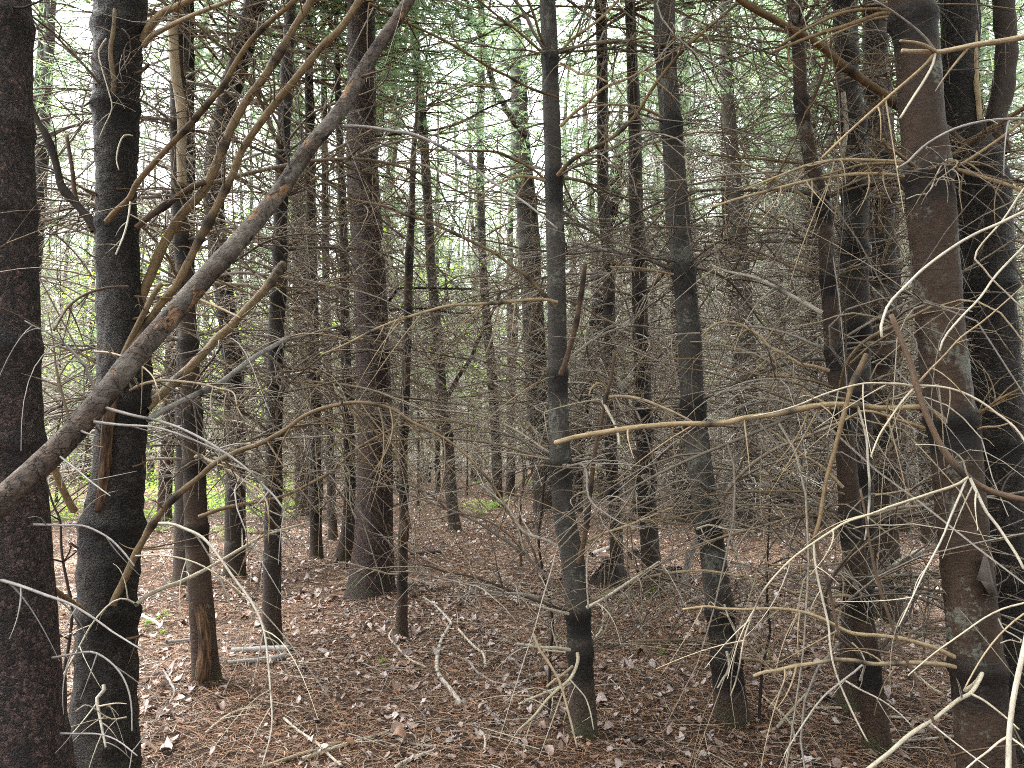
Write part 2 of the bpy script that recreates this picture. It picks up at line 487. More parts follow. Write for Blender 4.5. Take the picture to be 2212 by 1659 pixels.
# ------------------------------------------------------------------ dead branch library
def dead_branch_mesh(rng, L, r0, droop, nside, bushy=1.0, sides=5, rise=0.25, tw=1.0, curl=1.0, thick=1.0):
    """one dead branch along +X, root at the origin, carrying curved bare twigs"""
    mb = MB()
    n = 12
    t = np.linspace(0, 1, n)
    ph = rng.uniform(0, 6.28, 4)
    yw = 0.06*L*(np.sin(3*t*math.pi*0.7+ph[0])-math.sin(ph[0]))*t**0.5
    kink = np.cumsum(rng.normal(0, 0.010*L, n)); kink -= kink[0]
    z = L*(rise*t - droop*t**2) + 0.02*L*np.sin(5*t+ph[1])*t + kink*0.5
    C = np.stack([L*t*0.97, yw+kink*0.6, z], -1)
    R = r0*(1-t)**0.8*0.85+0.0018
    C2 = catmull(C, 20); R2 = np.interp(np.linspace(0, 1, 20), t, R)
    mk = np.zeros(20); mk[:2] = (0.8, 0.3)
    tube(mb, C2, R2, sides, mark=mk)
    T, N, B = frames(C2)
    k = int(nside*bushy)
    for a in range(k):
        tt = rng.uniform(0.12, 0.98)
        i = int(tt*19)
        p = C2[i]
        side = 1 if rng.random() < 0.5 else -1
        fwd = T[i]; lat = np.cross([0, 0, 1.0], fwd); lat /= max(np.linalg.norm(lat), 1e-6)
        ang = rng.uniform(0.5, 1.25)
        d = fwd*math.cos(ang) + lat*side*math.sin(ang) + np.array([0, 0, rng.normal(0.05, 0.5)])
        d /= np.linalg.norm(d)
        ll = L*rng.uniform(0.12, 0.48)*(1.15-tt)**0.6*tw
        m = 8 if tw > 1 else 6
        s = np.linspace(0, 1, m)[:, None]
        bend = (fwd*rng.normal(0.15, 0.3) + np.array([0, 0, rng.normal(-0.30, 0.28)]) + lat*rng.normal(0, 0.3))*curl
        Cs = p + d*ll*s + bend*ll*s**2 + rng.normal(0, 0.012, (m, 3))*ll*s
        rs = min(R2[i]*0.62, 0.0040*ll/0.4+0.0016)*thick
        Rs = rs*(1-s[:, 0])**0.8+0.0015
        tube(mb, Cs, Rs, 3, cap=False)
        for b in range(rng.integers(0, 3)):
            j = rng.integers(1, m-1)
            dv = (Cs[j+1]-Cs[j]); dv /= max(np.linalg.norm(dv), 1e-6)
            e = rng.normal(0, 1, 3); e -= dv*np.dot(e, dv); e /= np.linalg.norm(e)
            d2 = dv*0.6 + e*0.8
            l2 = ll*rng.uniform(0.25, 0.7)
            s3 = np.linspace(0, 1, 4)[:, None]
            C3 = Cs[j]+d2*l2*s3+np.array([rng.normal(0, .1), rng.normal(0, .1), rng.normal(-0.25, 0.2)])*l2*s3**2
            tube(mb, C3, 0.0015*(1-s3[:, 0])+0.0012, 3, cap=False)
    return mb


LIB = []
for q in range(18):
    L = random.uniform(1.2, 2.0)
    LIB.append((dead_branch_mesh(RNG, L, random.uniform(0.008, 0.012), random.uniform(0.1, 0.5), random.randint(12, 18), 1.0, 5, random.uniform(0.0, 0.45)).mesh('dead_branch', M['wood']), L))
for q in range(20):          # long sparse arching ones
    L = random.uniform(1.7, 2.6)
    LIB.append((dead_branch_mesh(RNG, L, random.uniform(0.010, 0.0145), random.uniform(0.15, 0.6), random.randint(8, 14), 1.0, 6, random.uniform(0.05, 0.6), 1.5, 1.7, 1.15).mesh('dead_branch', M['wood']), L*0.72))
LIBF = []           # bushier ones for trees further back
for q in range(12):
    L = random.uniform(1.5, 2.3)
    LIBF.append((dead_branch_mesh(RNG, L, random.uniform(0.009, 0.013), random.uniform(0.1, 0.5), random.randint(15, 22), 1.0, 4, random.uniform(-0.05, 0.45), 1.25, 1.3, 1.3).mesh('dead_branch', M['wood']), L))

# ------------------------------------------------------------------ crowns
def needle_tuft(mb, p, d, rng, n=9, ln=0.13, w=0.006):
    d = d/np.linalg.norm(d)
    e = rng.normal(0, 1, (n, 3))*0.75 + d
    e /= np.linalg.norm(e, axis=1)[:, None]
    l = ln*rng.uniform(0.7, 1.2, n)[:, None]
    sd = np.cross(e, rng.normal(0, 1, (n, 3))); sd /= np.linalg.norm(sd, axis=1)[:, None]
    a = p - sd*w/2; b = p + sd*w/2; c = p+e*l
    V = np.stack([a, b, c], 1).reshape(-1, 3)
    mb.add(V, None, np.arange(3*n).reshape(n, 3))


def pine_crown(rng, z0, z1, R, per=5, w=0.008, tufts=7, n=9, ln=0.15):
    mb = MB(); wood = MB()
    z = z0
    while z < z1:
        k = (z-z0)/(z1-z0)
        for b in range(rng.integers(per-2, per+2)):
            az = rng.uniform(0, 6.28)
            L = R*(1-k)**0.7*rng.uniform(0.5, 1.1)+0.25
            d = np.array([math.cos(az), math.sin(az), rng.uniform(0.0, 0.4)])
            tip = np.array([0, 0, z])+d*L
            s = np.linspace(0, 1, 5)[:, None]
            C = np.array([0, 0, z])+d*L*s+np.array([0, 0, -0.15*L])*s**2
            tube(wood, C, 0.012*(1-s[:, 0])+0.003, 3, cap=False)
            for q in range(int(tufts*(0.5+L/R))):
                tt = rng.uniform(0.25, 1.0)
                lat = np.array([-d[1], d[0], 0])*rng.normal(0, 0.28)*L*(1-tt*0.5)
                p = np.array([0, 0, z])+d*L*tt+np.array([0, 0, -0.15*L])*tt**2+lat+rng.normal(0, 0.06, 3)
                needle_tuft(mb, p, d+np.array([0, 0, 0.35])+lat*0.6, rng, n, ln, w)
        z += rng.uniform(0.35, 0.6)
    return mb, wood


PINE = []
for q in range(4):
    mb, wood = pine_crown(RNG, 0.0, random.uniform(5.5, 7.5), random.uniform(1.6, 2.4), 6, 0.013, 12, 9, 0.17)
    PINE.append(two_mat_mesh('crown', mb, M['pinegreen'], wood, M['brown']))


def leaf_crown(rng, n, R, H, size):
    mb = MB()
    # sprays: layered flat clusters
    k = max(6, n//22)
    for c in range(k):
        az = rng.uniform(0, 6.28); rr = R*rng.uniform(0.15, 1)**0.6; zc = H*rng.uniform(0, 1)
        cc = np.array([math.cos(az)*rr, math.sin(az)*rr, zc])
        m = n//k
        p = cc+rng.normal(0, 1, (m, 3))*np.array([0.30, 0.30, 0.10])
        yaw = rng.uniform(0, 6.28, m); s = size*rng.uniform(0.6, 1.25, m)
        a = np.stack([np.cos(yaw), np.sin(yaw), rng.normal(-0.25, 0.3, m)], -1)
        b = np.stack([-np.sin(yaw), np.cos(yaw), rng.normal(0, 0.35, m)], -1)
        s = s[:, None]
        V = np.stack([p, p+a*s*0.5+b*s*0.38, p+a*s*1.05, p+a*s*0.5-b*s*0.38], 1).reshape(-1, 3)
        mb.add(V, np.arange(4*m).reshape(m, 4))
    return mb


LEAFC = [leaf_crown(RNG, 900, 1.5, 3.6, 0.085).mesh('foliage', M['leafgreen'], False, False) for q in range(4)]

# ------------------------------------------------------------------ trees
TREES = {}
CAMB = []


def trunk_mesh(C, R, mat, whorl_s, sides, step, flare=0.35, collar=1.0, rough=0.03, local=None):
    mb = MB()
    C = np.asarray(C, float); R = np.asarray(R, float)
    ln = np.linalg.norm(np.diff(C, axis=0), axis=1).sum()
    n = max(8, int(ln/step))
    D = catmull(np.concatenate([C, R[:, None]], 1), n)
    C2, R2 = D[:, :3].copy(), np.maximum(D[:, 3], 0.006)
    s = np.concatenate([[0], np.cumsum(np.linalg.norm(np.diff(C2, axis=0), axis=1))])
    mk = np.zeros(n)
    for w in whorl_s:
        R2 *= 1+0.16*collar*np.exp(-((s-w)/0.03)**2)
        mk = np.maximum(mk, RNG.uniform(0.75, 1.0)*np.exp(-((s-w+0.05)/RNG.uniform(0.07, 0.11))**8))
    th = np.arange(sides)*2*math.pi/sides
    ph = RNG.uniform(0, 6.28, 8)
    mod = np.ones((n, sides))
    for a in range(1, 5):
        mod += rough*RNG.uniform(0.4, 1)*np.sin(a*th[None]+ph[a]+2.2*np.sin(s[:, None]*1.7*a+ph[a-1]))/a**0.5
    if sides >= 16:
        nz = np.zeros((n, sides)); o_ = float(RNG.uniform(0, 50))
        for i in range(n):
            for j in range(sides):
                v = Vector((math.cos(th[j])*R2[i]*9+o_, math.sin(th[j])*R2[i]*9, s[i]*7))
                nz[i, j] = mnoise.noise(v)+0.6*mnoise.noise(v*3.1)+0.45*mnoise.noise(v*8.0)
        mod += rough*1.5*nz
    lobes = 1+0.35*np.sin(3*th+ph[7])+0.3*np.sin(5*th+ph[2])
    mod += 1.5*flare*np.exp(-(s[:, None])/0.13)*lobes[None]
    tube(mb, C2, R2, sides, mod=mod, mark=mk*collar, cap=True)
    return mb.mesh('trunk', mat), (C2, R2, s)


def too_near(pts, lim=1.75):
    d = np.linalg.norm(pts-CAM, axis=1)
    return d.min() < lim


def add_library_branches(root, base, path, zlist, nper, blen, lib, cap=95, keep=None, tilt=(-0.1, 0.25), az_bias=None):
    C2, R2, s = path
    made = 0
    for z in zlist:
        for b in range(random.randint(*nper)):
            if made >= cap: return
            az = random.uniform(0, 2*math.pi)
            me, L = random.choice(lib)
            k = blen*random.uniform(0.45, 1.15)/L
            zz = z+random.uniform(-0.03, 0.03)
            c = np.array([np.interp(zz, C2[:, 2], C2[:, 0]), np.interp(zz, C2[:, 2], C2[:, 1]), zz])
            ti = -random.uniform(*tilt)
            rot = Euler((random.uniform(-0.5, 0.5), ti, az), 'XYZ')
            mtx = rot.to_matrix()
            tip = np.array(mtx @ Vector((L*k, 0, 0)))
            pts = base+c+tip[None]*np.linspace(0, 1, 6)[:, None]
            if too_near(pts): continue
            if pts[-1][2] < float(gz(pts[-1][0], pts[-1][1]))+0.12: continue
            if keep is not None and not keep(pts): continue
            o = bpy.data.objects.new('dead_branch', me)
            o.location = c; o.rotation_euler = rot; o.scale = (k, k*random.uniform(0.85, 1.15), k)
            link(o, root); made += 1


def uv_of(p):
    q = p-CAM
    fy = q[1]*CP+q[2]*SP
    uy = -q[1]*SP+q[2]*CP
    return 1106+F*q[0]/fy, 829.5-F*uy/fy


HERO_U = []      # (u at eye height, short name)


def tree(key, label, pts, base, mat, d=None, height=11.0, z0=0.7, step=0.36, nper=(3, 5), blen=1.3, lib=None,
         short=None, whorl_v=None, name='pine_tree', cat='tree', flare=0.35, collar=1.0, rough=0.03, crown=True, top=None,
         cap=60, keep=None, group=None, ztop=None):
    """pts: (u, v, width) from top to bottom; base: (u, v) where the trunk meets the ground"""
    if d is None:
        g = ground_hit(*base); d = g[1]
    g = P(base[0], base[1], d)
    g[2] = float(gz(g[0], d))
    path = [P(u, v, d) for u, v, w in pts][::-1]
    rad = [w/2/F*d for u, v, w in pts][::-1]
    while path and path[0][2] < g[2]+0.06: path.pop(0); rad.pop(0)
    C = [g-np.array([0, 0, 0.12]), g]+path
    R = [rad[0]*1.06, rad[0]*1.04]+rad
    # carry the stem on above the frame
    dirv = (C[-1]-C[-3]); dirv /= np.linalg.norm(dirv)
    zt = C[-1][2]
    if top is None and height > zt+0.8:
        for k in (0.35, 0.7, 1.0):
            dz = (height-zt)*k
            C.append(path[-1]+np.array([dirv[0]*dz*(1-0.4*k), dirv[1]*dz, dz]))
            R.append(rad[-1]*(1-0.8*k))
    root = empty(name, g)
    tag(root, label, cat, group)
    C = np.array(C)-g
    ln = float(C[-1][2])
    near = d < 7
    if whorl_v:
        wz = [P(0, v, d)[2]-g[2] for v in whorl_v]
        extra = list(np.arange(max(wz)+0.45, min(ln-0.3, 0.55*d+2.2), step))
        wl = sorted(wz)+[e+random.uniform(-.06, .06) for e in extra]
    else:
        hi = min(ln-0.3, 0.55*d+2.0) if ztop is None else ztop
        wl = [z+random.uniform(-0.07, 0.07) for z in np.arange(z0, hi, step)]
    # arc length = z + 0.12 roughly
    me, path2 = trunk_mesh(C, R, M[mat], [w+0.12 for w in wl], 28 if d < 5 else (20 if near else 12), 0.025 if d < 5 else (0.04 if near else 0.1), flare, collar, rough)
    obj('trunk', me, root)
    TREES[key] = dict(root=root, g=g, d=d, path=path2, wl=wl)
    blist = [w for w in wl if w >= z0]
    add_library_branches(root, g, path2, blist, nper, blen, lib or (LIB if d < 14.5 else LIBF), cap, keep)
    if crown:
        cm = random.choice(PINE)
        zc = max(6.0, 0.55*d+1.6) if d < 9 else max(6.5, height-6)
        k = random.uniform(0.9, 1.15)
        cx = np.interp(zc, path2[0][:, 2], path2[0][:, 0]); cy = np.interp(zc, path2[0][:, 2], path2[0][:, 1])
        o = obj('crown', cm, root, (cx, cy, zc)); o.scale = (k*1.5, k*1.5, k); o.rotation_euler = (0, 0, random.uniform(0, 6.28))
        if d < 14.5:  # second crown added overhead to cut the light on the near trees
            o = obj('crown', random.choice(PINE), root, (cx, cy, zc+0.9)); o.scale = (k*1.35, k*1.35, k*0.8); o.rotation_euler = (0, 0, random.uniform(0, 6.28))
    HERO_U.append((float(uv_of(g+np.array([0, 0, 1.5]))[0]), short or label))
    return root


def limb(key, reg, pts, d0, d1, w0, w1, mat='tan', name='dead_branch', twigs=0, tl=0.35, sides=7, nodes=0, label=None, bumpy=0.06, tmat=None):
    """a hand placed branch: first point is where it leaves its tree"""
    T_ = TREES[key]
    q = conv(reg, pts)
    cum = np.concatenate([[0], np.cumsum([math.hypot(q[i+1][0]-q[i][0], q[i+1][1]-q[i][1]) for i in range(len(q)-1)])])
    cum /= cum[-1]
    ds = [d0+(d1-d0)*c for c in cum]
    W = np.array([P(u, v, dd) for (u, v), dd in zip([(a[0], a[1]) for a in q], ds)])
    rad = np.array([(w0+(w1-w0)*c)/2/F*dd for c, dd in zip(cum, ds)])
    root = T_['root']; g = T_['g']
    o0 = W[0]
    n = max(14, int(np.linalg.norm(np.diff(W, axis=0), axis=1).sum()/0.025))
    D = catmull(np.concatenate([W-o0, rad[:, None]], 1), n)
    C, R = D[:, :3], np.maximum(D[:, 3], 0.0011)
    R = R*(1+bumpy*np.convolve(RNG.normal(0, 1, n), [0.25, 0.5, 0.25], 'same'))
    mk = np.zeros(n)
    for k in range(nodes):
        i = RNG.integers(2, n-2)
        e = np.exp(-((np.arange(n)-i)/1.3)**2)
        mk = np.maximum(mk, 0.9*e); R = R*(1+0.25*e)
    mb = MB()
    tube(mb, C, R, sides, mark=mk)
    Tn, N, B = frames(C)
    for k in range(twigs):
        i = RNG.integers(int(n*0.12), n)
        e = RNG.normal(0, 1, 3); e -= Tn[i]*np.dot(e, Tn[i]); e /= np.linalg.norm(e)
        if e[2] > 0.3 and RNG.random() < 0.5: e[2] *= -1
        dv = Tn[i]*RNG.uniform(0.2, 0.8)+e*0.8
        l = tl*RNG.uniform(0.3, 1.3); s = np.linspace(0, 1, 8)[:, None]
        Cs = C[i]+dv*l*s+np.array([RNG.normal(0, .2), RNG.normal(0, .2), RNG.normal(-0.3, 0.25)])*l*s**2
        rr = min(R[i]*0.5, 0.0035)
        tube(mb, Cs, rr*(1-s[:, 0])+0.0008, 4, cap=False)
    me = mb.mesh(name, M[mat])
    o = obj(name, me, root, o0-g)
    if label: o['label'] = label
    return o

# ------------------------------------------------------------------ the measured trees (pixels of the 2212 x 1659 view)
tree('edge', 'broad flaky red-brown trunk cut off by the left edge of the photo',
     [(-28, -60, 160), (-22, 0, 160), (-12, 500, 160), (2, 1000, 168), (26, 1400, 180), (46, 1659, 190), (62, 1850, 205)], (70, 1960), 'spruce',
     d=2.55, height=12, nper=(0, 1), z0=1.5, short='left edge trunk', flare=0.3, collar=0.5, rough=0.02, name='spruce_tree')
tree('twin', 'thick dark forked trunk that the leaning grey log crosses in front of',
     [(263, -60, 108), (262, 0, 112), (252, 200, 94), (254, 400, 84), (256, 553, 86), (262, 700, 98), (266, 800, 106), (262, 900, 104), (258, 1000, 102), (240, 1150, 116), (230, 1300, 118), (225, 1500, 122), (224, 1610, 136)], (222, 1690), 'darkscaly',
     d=3.45, height=10, z0=1.5, step=0.42, nper=(3, 5), blen=1.1, whorl_v=[1130, 1320, 870, 480, 230, 60], short='thick dark forked trunk', flare=0.3, collar=0.9, rough=0.06)
tree('hollow', 'slim grey-brown trunk with an orange rotten hollow at its mossy base',
     [(385, 0, 30), (384, 300, 31), (392, 520, 33), (404, 680, 36), (412, 850, 42), (420, 1000, 46), (426, 1200, 48), (440, 1380, 50)], (444, 1470), 'pine_brown', height=9, z0=1.0,
     nper=(5, 7), blen=1.5, short='hollow-based trunk')
tree('shade', 'short-looking dark trunk close behind the trunk with the rotten hollow',
     [(405, 300, 30), (402, 600, 36), (402, 900, 42), (404, 1100, 50)], (404, 1262), 'pine_dark', height=9, z0=1.5, nper=(5, 7), short='shaded dark trunk')
tree('knob', 'straight slim dark trunk left of the big red trunk, two logs at its foot',
     [(628, 0, 24), (615, 250, 28), (606, 450, 30), (604, 600, 32), (597, 700, 33), (592, 900, 34), (590, 1100, 36), (588, 1300, 37)], (587, 1396), 'pine_dark', height=8.5, z0=1.2,
     nper=(6, 8), blen=1.6, short='slim dark trunk with logs')
tree('lean', 'dark trunk leaning right at the top behind the golden slanting limbs',
     [(566, -60, 44), (547, 20, 46), (493, 213, 44), (470, 310, 44), (462, 430, 43), (480, 600, 40), (500, 760, 40), (508, 900, 40), (509, 1050, 42)], (509, 1166), 'pine_dark', height=10,
     d=9.0, z0=1.6, nper=(5, 7), short='leaning dark trunk')
tree('red', 'big straight red-brown trunk with fine scaly bark and a mossy foot',
     [(779, -60, 60), (780, 0, 61), (781, 200, 64), (783, 367, 70), (795, 553, 71), (806, 800, 74), (810, 1000, 76), (808, 1150, 84), (804, 1225, 92)], (800, 1278), 'red',
     height=13, z0=2.2, step=0.5, nper=(2, 4), blen=1.1, short='big red trunk', flare=0.2, collar=0.35, rough=0.02, name='spruce_tree')
tree('strip', 'thin dead stem with stripped pale bark in front of the big red trunk',
     [(901, 190, 5), (899, 260, 8), (893, 333, 12), (889, 467, 15), (884, 560, 18), (880, 720, 18), (874, 886, 19), (871, 1000, 19), (873, 1116, 21), (870, 1200, 21), (869, 1290, 22)], (868, 1376), 'pine_brown',
     top=True, z0=0.5, nper=(2, 4), blen=0.8, short='thin stripped stem', crown=False, name='dead_tree', cat='dead tree')
tree('path', 'slim wavy trunk standing alone at the head of the open path',
     [(893, -20, 20), (897, 100, 20), (910, 233, 20), (924, 433, 20), (932, 586, 20), (944, 720, 22), (955, 853, 22), (967, 953, 24), (976, 1080, 25)], (983, 1147), 'pine', height=9, z0=1.6, nper=(6, 8), blen=1.8, short='slim path-head trunk')
tree('fernside', 'slim dark trunk rising out of the bright ferns beyond the path',
     [(1040, -20, 15), (1040, 150, 16), (1037, 300, 17), (1042, 553, 18), (1052, 700, 20), (1062, 800, 20), (1068, 900, 21), (1073, 1000, 22)], (1075, 1096), 'pine', height=11, z0=1.6, nper=(6, 8), blen=1.6, short='trunk among the ferns', cap=95)
tree('back', 'broad dark trunk standing half behind the lichen-spotted centre trunk',
     [(1120, 120, 33), (1124, 300, 40), (1140, 470, 46), (1147, 600, 47), (1158, 800, 47), (1166, 950, 48), (1175, 1050, 52)], (1182, 1118), 'pine', height=11, z0=1.2, nper=(6, 8), blen=1.7, short='broad trunk behind centre', cap=95)
tree('centre', 'slim lichen-spotted trunk in the middle with black whorl collars and a dead side stem',
     [(1182, -60, 34), (1183, 0, 35), (1187, 100, 37), (1192, 266, 38), (1197, 433, 40), (1202, 586, 40), (1204, 720, 40), (1206, 853, 43), (1210, 986, 47), (1218, 1106, 46), (1236, 1206, 50), (1249, 1340, 50), (1256, 1470, 52)], (1259, 1588), 'pine_pale',
     height=9, z0=0.4, nper=(5, 7), blen=1.3, whorl_v=[125, 385, 805, 1000, 1325, 1410], short='lichen-spotted centre trunk', step=0.5)
tree('slant', 'straight smooth grey trunk slanting to the left, right of the centre trunk',
     [(1430, -60, 47), (1434, 0, 48), (1438, 133, 46), (1452, 300, 47), (1460, 400, 47), (1476, 585, 50), (1488, 720, 50), (1498, 886, 51), (1514, 1010, 53), (1526, 1106, 54), (1538, 1173, 54), (1553, 1306, 57), (1569, 1440, 61)], (1580, 1556), 'pine_pale',
     height=9, z0=0.4, nper=(5, 7), blen=1.3, whorl_v=[265, 585, 870, 1130, 1320, 1425], short='smooth slanting trunk', step=0.5)
tree('midl', 'thin straight trunk with a shaggy root hump at its left foot',
     [(1296, -40, 24), (1300, 100, 25), (1304, 433, 25), (1315, 586, 26), (1317, 753, 27), (1320, 986, 27), (1329, 1106, 28)], (1333, 1250), 'pine', height=9, z0=0.9, nper=(6, 8), blen=1.6, short='thin root-hump trunk')
tree('midr', 'dark trunk with a green sprig at its foot between the two grey trunks',
     [(1360, -20, 22), (1364, 100, 24), (1372, 300, 28), (1374, 467, 31), (1380, 553, 33), (1384, 720, 34), (1390, 850, 35), (1394, 986, 38), (1400, 1106, 38), (1407, 1220, 42)], (1411, 1284), 'pine_dark', height=10, z0=0.8, nper=(6, 8), blen=1.7, short='dark sprig-footed trunk')
tree('midb', 'dark leaning trunk deep behind the thin trunk with the root hump',
     [(1330, 380, 26), (1310, 560, 28), (1298, 640, 30), (1272, 800, 30), (1250, 950, 30)], (1241, 1112), 'pine_dark', height=9, z0=1.5, nper=(6, 8), blen=1.8, short='deep leaning trunk', cap=95)
tree('pairf', 'slim crooked brown trunk, front one of the pair at right of the smooth slanting trunk',
     [(1716, -20, 33), (1716, 0, 33), (1725, 100, 30), (1732, 233, 30), (1752, 350, 30), (1778, 450, 33), (1786, 553, 34), (1798, 720, 35), (1808, 820, 37), (1827, 986, 40), (1838, 1140, 45), (1858, 1300, 47), (1880, 1473, 49)], (1897, 1622), 'pine_brown',
     height=8, z0=0.4, nper=(5, 7), blen=1.25, short='crooked front pair trunk', step=0.42)
tree('pairb', 'straight grey-green trunk, rear one of the pair behind the crooked brown trunk',
     [(1824, -40, 50), (1825, 0, 50), (1830, 166, 53), (1848, 333, 54), (1845, 500, 58), (1850, 753, 58), (1854, 953, 58), (1854, 1106, 60), (1852, 1300, 62), (1850, 1430, 64)], (1848, 1528), 'pine',
     height=9, z0=0.6, nper=(5, 7), blen=1.25, short='straight rear pair trunk', step=0.42)
tree('russet', 'russet trunk between the grey pair and the big lichened right trunk',
     [(1888, -20, 48), (1890, 100, 50), (1900, 400, 58), (1905, 586, 60), (1905, 820, 60), (1908, 1000, 58), (1914, 1240, 56)], (1920, 1336), 'pine_brown', height=10, z0=0.9, nper=(6, 8), blen=1.5, short='russet trunk')
tree('right', 'big brown lichen-blotched trunk in the right foreground with a peeling bark flap',
     [(1964, -60, 96), (1968, 0, 96), (1980, 100, 93), (1991, 267, 92), (2005, 400, 98), (2016, 533, 96), (2032, 720, 96), (2047, 853, 100), (2065, 986, 101), (2083, 1173, 99), (2103, 1340, 101), (2119, 1506, 104), (2131, 1655, 108)], (2140, 1745), 'pine_brown',
     d=3.15, height=9, z0=0.4, nper=(0, 1), blen=0.9, whorl_v=[40, 375, 905, 1440], short='big lichened right trunk', step=0.5)
tree('fork', 'thick black-barked trunk forking overhead at the right edge behind the lichened one',
     [(2070, -60, 78), (2072, 0, 80), (2075, 67, 80), (2073, 233, 76), (2100, 330, 96), (2124, 400, 108), (2129, 500, 104), (2138, 686, 104), (2148, 853, 106), (2162, 1053, 107), (2180, 1300, 110), (2192, 1480, 116)], (2200, 1610), 'darkscaly',
     d=3.95, height=9, z0=0.5, nper=(2, 3), blen=1.0, whorl_v=[345, 620, 960, 1250], short='forked right edge trunk', step=0.5)
# smaller stems seen further in
tree('s1', 'dark trunk with a brushy foot left of the big red trunk',
     [(668, 200, 20), (674, 600, 24), (680, 900, 25), (682, 1100, 25)], (683, 1206), 'pine_dark', height=9, z0=0.6, nper=(6, 8), blen=1.6, short='brushy-footed trunk')
tree('s2', 'dark shaggy trunk half hidden between the logs trunk and the brushy-footed trunk',
     [(640, 200, 28), (648, 600, 33), (652, 850, 35)], (656, 1112), 'pine_dark', height=10, z0=1.2, nper=(6, 8), blen=1.6, short='shaggy hidden trunk', cap=95)
tree('s3', 'slender grey trunk close to the left side of the big red trunk',
     [(700, 200, 13), (704, 586, 16), (710, 900, 18)], (720, 1166), 'pine', height=10, z0=1.4, nper=(5, 7), blen=1.4, short='slender grey trunk', cap=95)
tree('s4', 'dark curved trunk hugging the big red trunk, its foot sweeping to the left',
     [(730, 200, 14), (742, 500, 18), (748, 800, 22), (754, 950, 24), (756, 1060, 25), (750, 1160, 30)], (738, 1212), 'pine_dark', height=9, z0=1.2, nper=(6, 8), blen=1.6, short='sweeping-foot trunk')
tree('s5', 'reddish distant trunk visible just left of the big lichened right trunk',
     [(1930, 500, 24), (1940, 900, 27)], (1950, 1150), 'red', height=10, z0=1.2, nper=(6, 8), blen=1.8, short='distant reddish trunk', cap=95)
tree('s6', 'dark distant trunk showing against the left side of the big lichened right trunk',
     [(1986, 500, 24), (1996, 900, 28)], (2008, 1176), 'pine_dark', height=10, z0=1.0, nper=(5, 7), blen=1.4, short='distant dark trunk', cap=95)
tree('s7', 'distant trunk with drooping shaggy branches between the smooth slanting trunk and the pair',
     [(1708, 250, 34), (1722, 600, 40), (1732, 900, 44)], (1735, 1066), 'pine_dark', height=11, z0=1.2, nper=(5, 6), blen=1.8, short='distant shaggy trunk', cap=95)

# a second, out-of-frame tree at the right whose bare branches reach into the view
g_out = np.array([1.62, 1.95, 0.0])
u_out = float(uv_of(np.array([1.62, 1.95, 1.5]))[0])
tree('out', 'pine just past the right edge whose bleached bare branches reach across the photo',
     [(u_out-60, -500, 110), (u_out-30, 300, 120), (u_out, 1000, 132), (u_out+20, 1659, 140)], (u_out+20, 2200), 'pine_brown', d=1.95, height=8, z0=9, nper=(0, 0), short='pine past the right edge', crown=True)

# ------------------------------------------------------------------ the leaning grey log
def leaning_log():
    q = [(-420, 1500, 2.05, 66), (-260, 1340, 2.1, 64), (-120, 1204, 2.15, 62), (0, 1086, 2.2, 60), (133, 962, 2.28, 56), (200, 886, 2.33, 54), (283, 782, 2.4, 52), (367, 686, 2.48, 49), (450, 592, 2.55, 46), (500, 538, 2.6, 44), (600, 418, 2.7, 40),
         (667, 320, 2.78, 37), (737, 236, 2.86, 35), (787, 146, 2.93, 33), (830, 82, 3.0, 31), (870, 22, 3.06, 29), (905, -40, 3.1, 28), (950, -130, 3.2, 26), (1000, -240, 3.3, 20)]
    q = [(u, v, d, w*0.9) for u, v, d, w in q]
    W = [P(u, v, d) for u, v, d, w in q]
    R = [w/2/F*d for u, v, d, w in q]
    dv = W[0]-W[1]; dv /= np.linalg.norm(dv)
    k = (float(gz(W[0][0]-0.3, 2.0))-W[0][2])/dv[2]
    foot = W[0]+dv*(k+0.06)
    W = [foot]+W; R = [R[0]*1.1]+R
    g = foot
    root = empty('leaning_log', g)
    tag(root, 'leaning grey dead log slanting up from the lower left across the dark forked trunk', 'fallen log')
    C = np.array(W)-g
    me, path = trunk_mesh(C, np.array(R), M['log'], [0.9, 1.35, 1.8, 2.3, 2.8, 3.3], 26, 0.02, 0.0, 0.35, 0.035)
    obj('trunk', me, root)
    TREES['log'] = dict(root=root, g=g, d=2.4, path=path)


leaning_log()
# parts of the log: dead side twigs
limb('log', 'b', [(0, 818), (110, 818), (220, 830), (340, 850), (450, 865), (580, 915), (700, 980), (850, 1080), (950, 1160), (1080, 1240), (1200, 1320), (1300, 1400), (1400, 1482)], 2.86, 2.5, 8, 4, 'grey', twigs=2, tl=0.12, nodes=3)
limb('log', 'd', [(640, 905), (600, 830), (540, 700), (450, 600), (360, 522), (250, 470), (160, 420)], 2.33, 2.2, 8, 3, 'grey', twigs=6, tl=0.3)
limb('log', 'd', [(690, 985), (830, 1025), (1100, 1090), (1300, 1180), (1480, 1290), (1600, 1380), (1700, 1480), (1780, 1560), (1845, 1650)], 2.33, 2.15, 7, 4, 'grey', twigs=4, tl=0.22, nodes=2)
limb('log', 'd', [(610, 1075), (780, 1095), (1000, 1110), (1170, 1160), (1330, 1225), (1480, 1290)], 2.3, 2.25, 7, 3, 'grey', twigs=3, tl=0.2)
limb('log', 'd', [(450, 1060), (420, 960), (370, 760), (345, 560), (310, 360)], 2.25, 2.3, 6, 2.5, 'brown', twigs=5, tl=0.2)
limb('log', 'd', [(490, 1100), (540, 1140), (620, 1165)], 2.3, 2.25, 7, 3, 'grey')
limb('log', 'd', [(480, 1218), (560, 1222), (670, 1240)], 2.3, 2.2, 5, 3, 'brown')
limb('log', 'd', [(390, 1300), (480, 1370), (600, 1470), (715, 1555)], 2.25, 2.1, 5, 2.5, 'grey', twigs=2, tl=0.15)
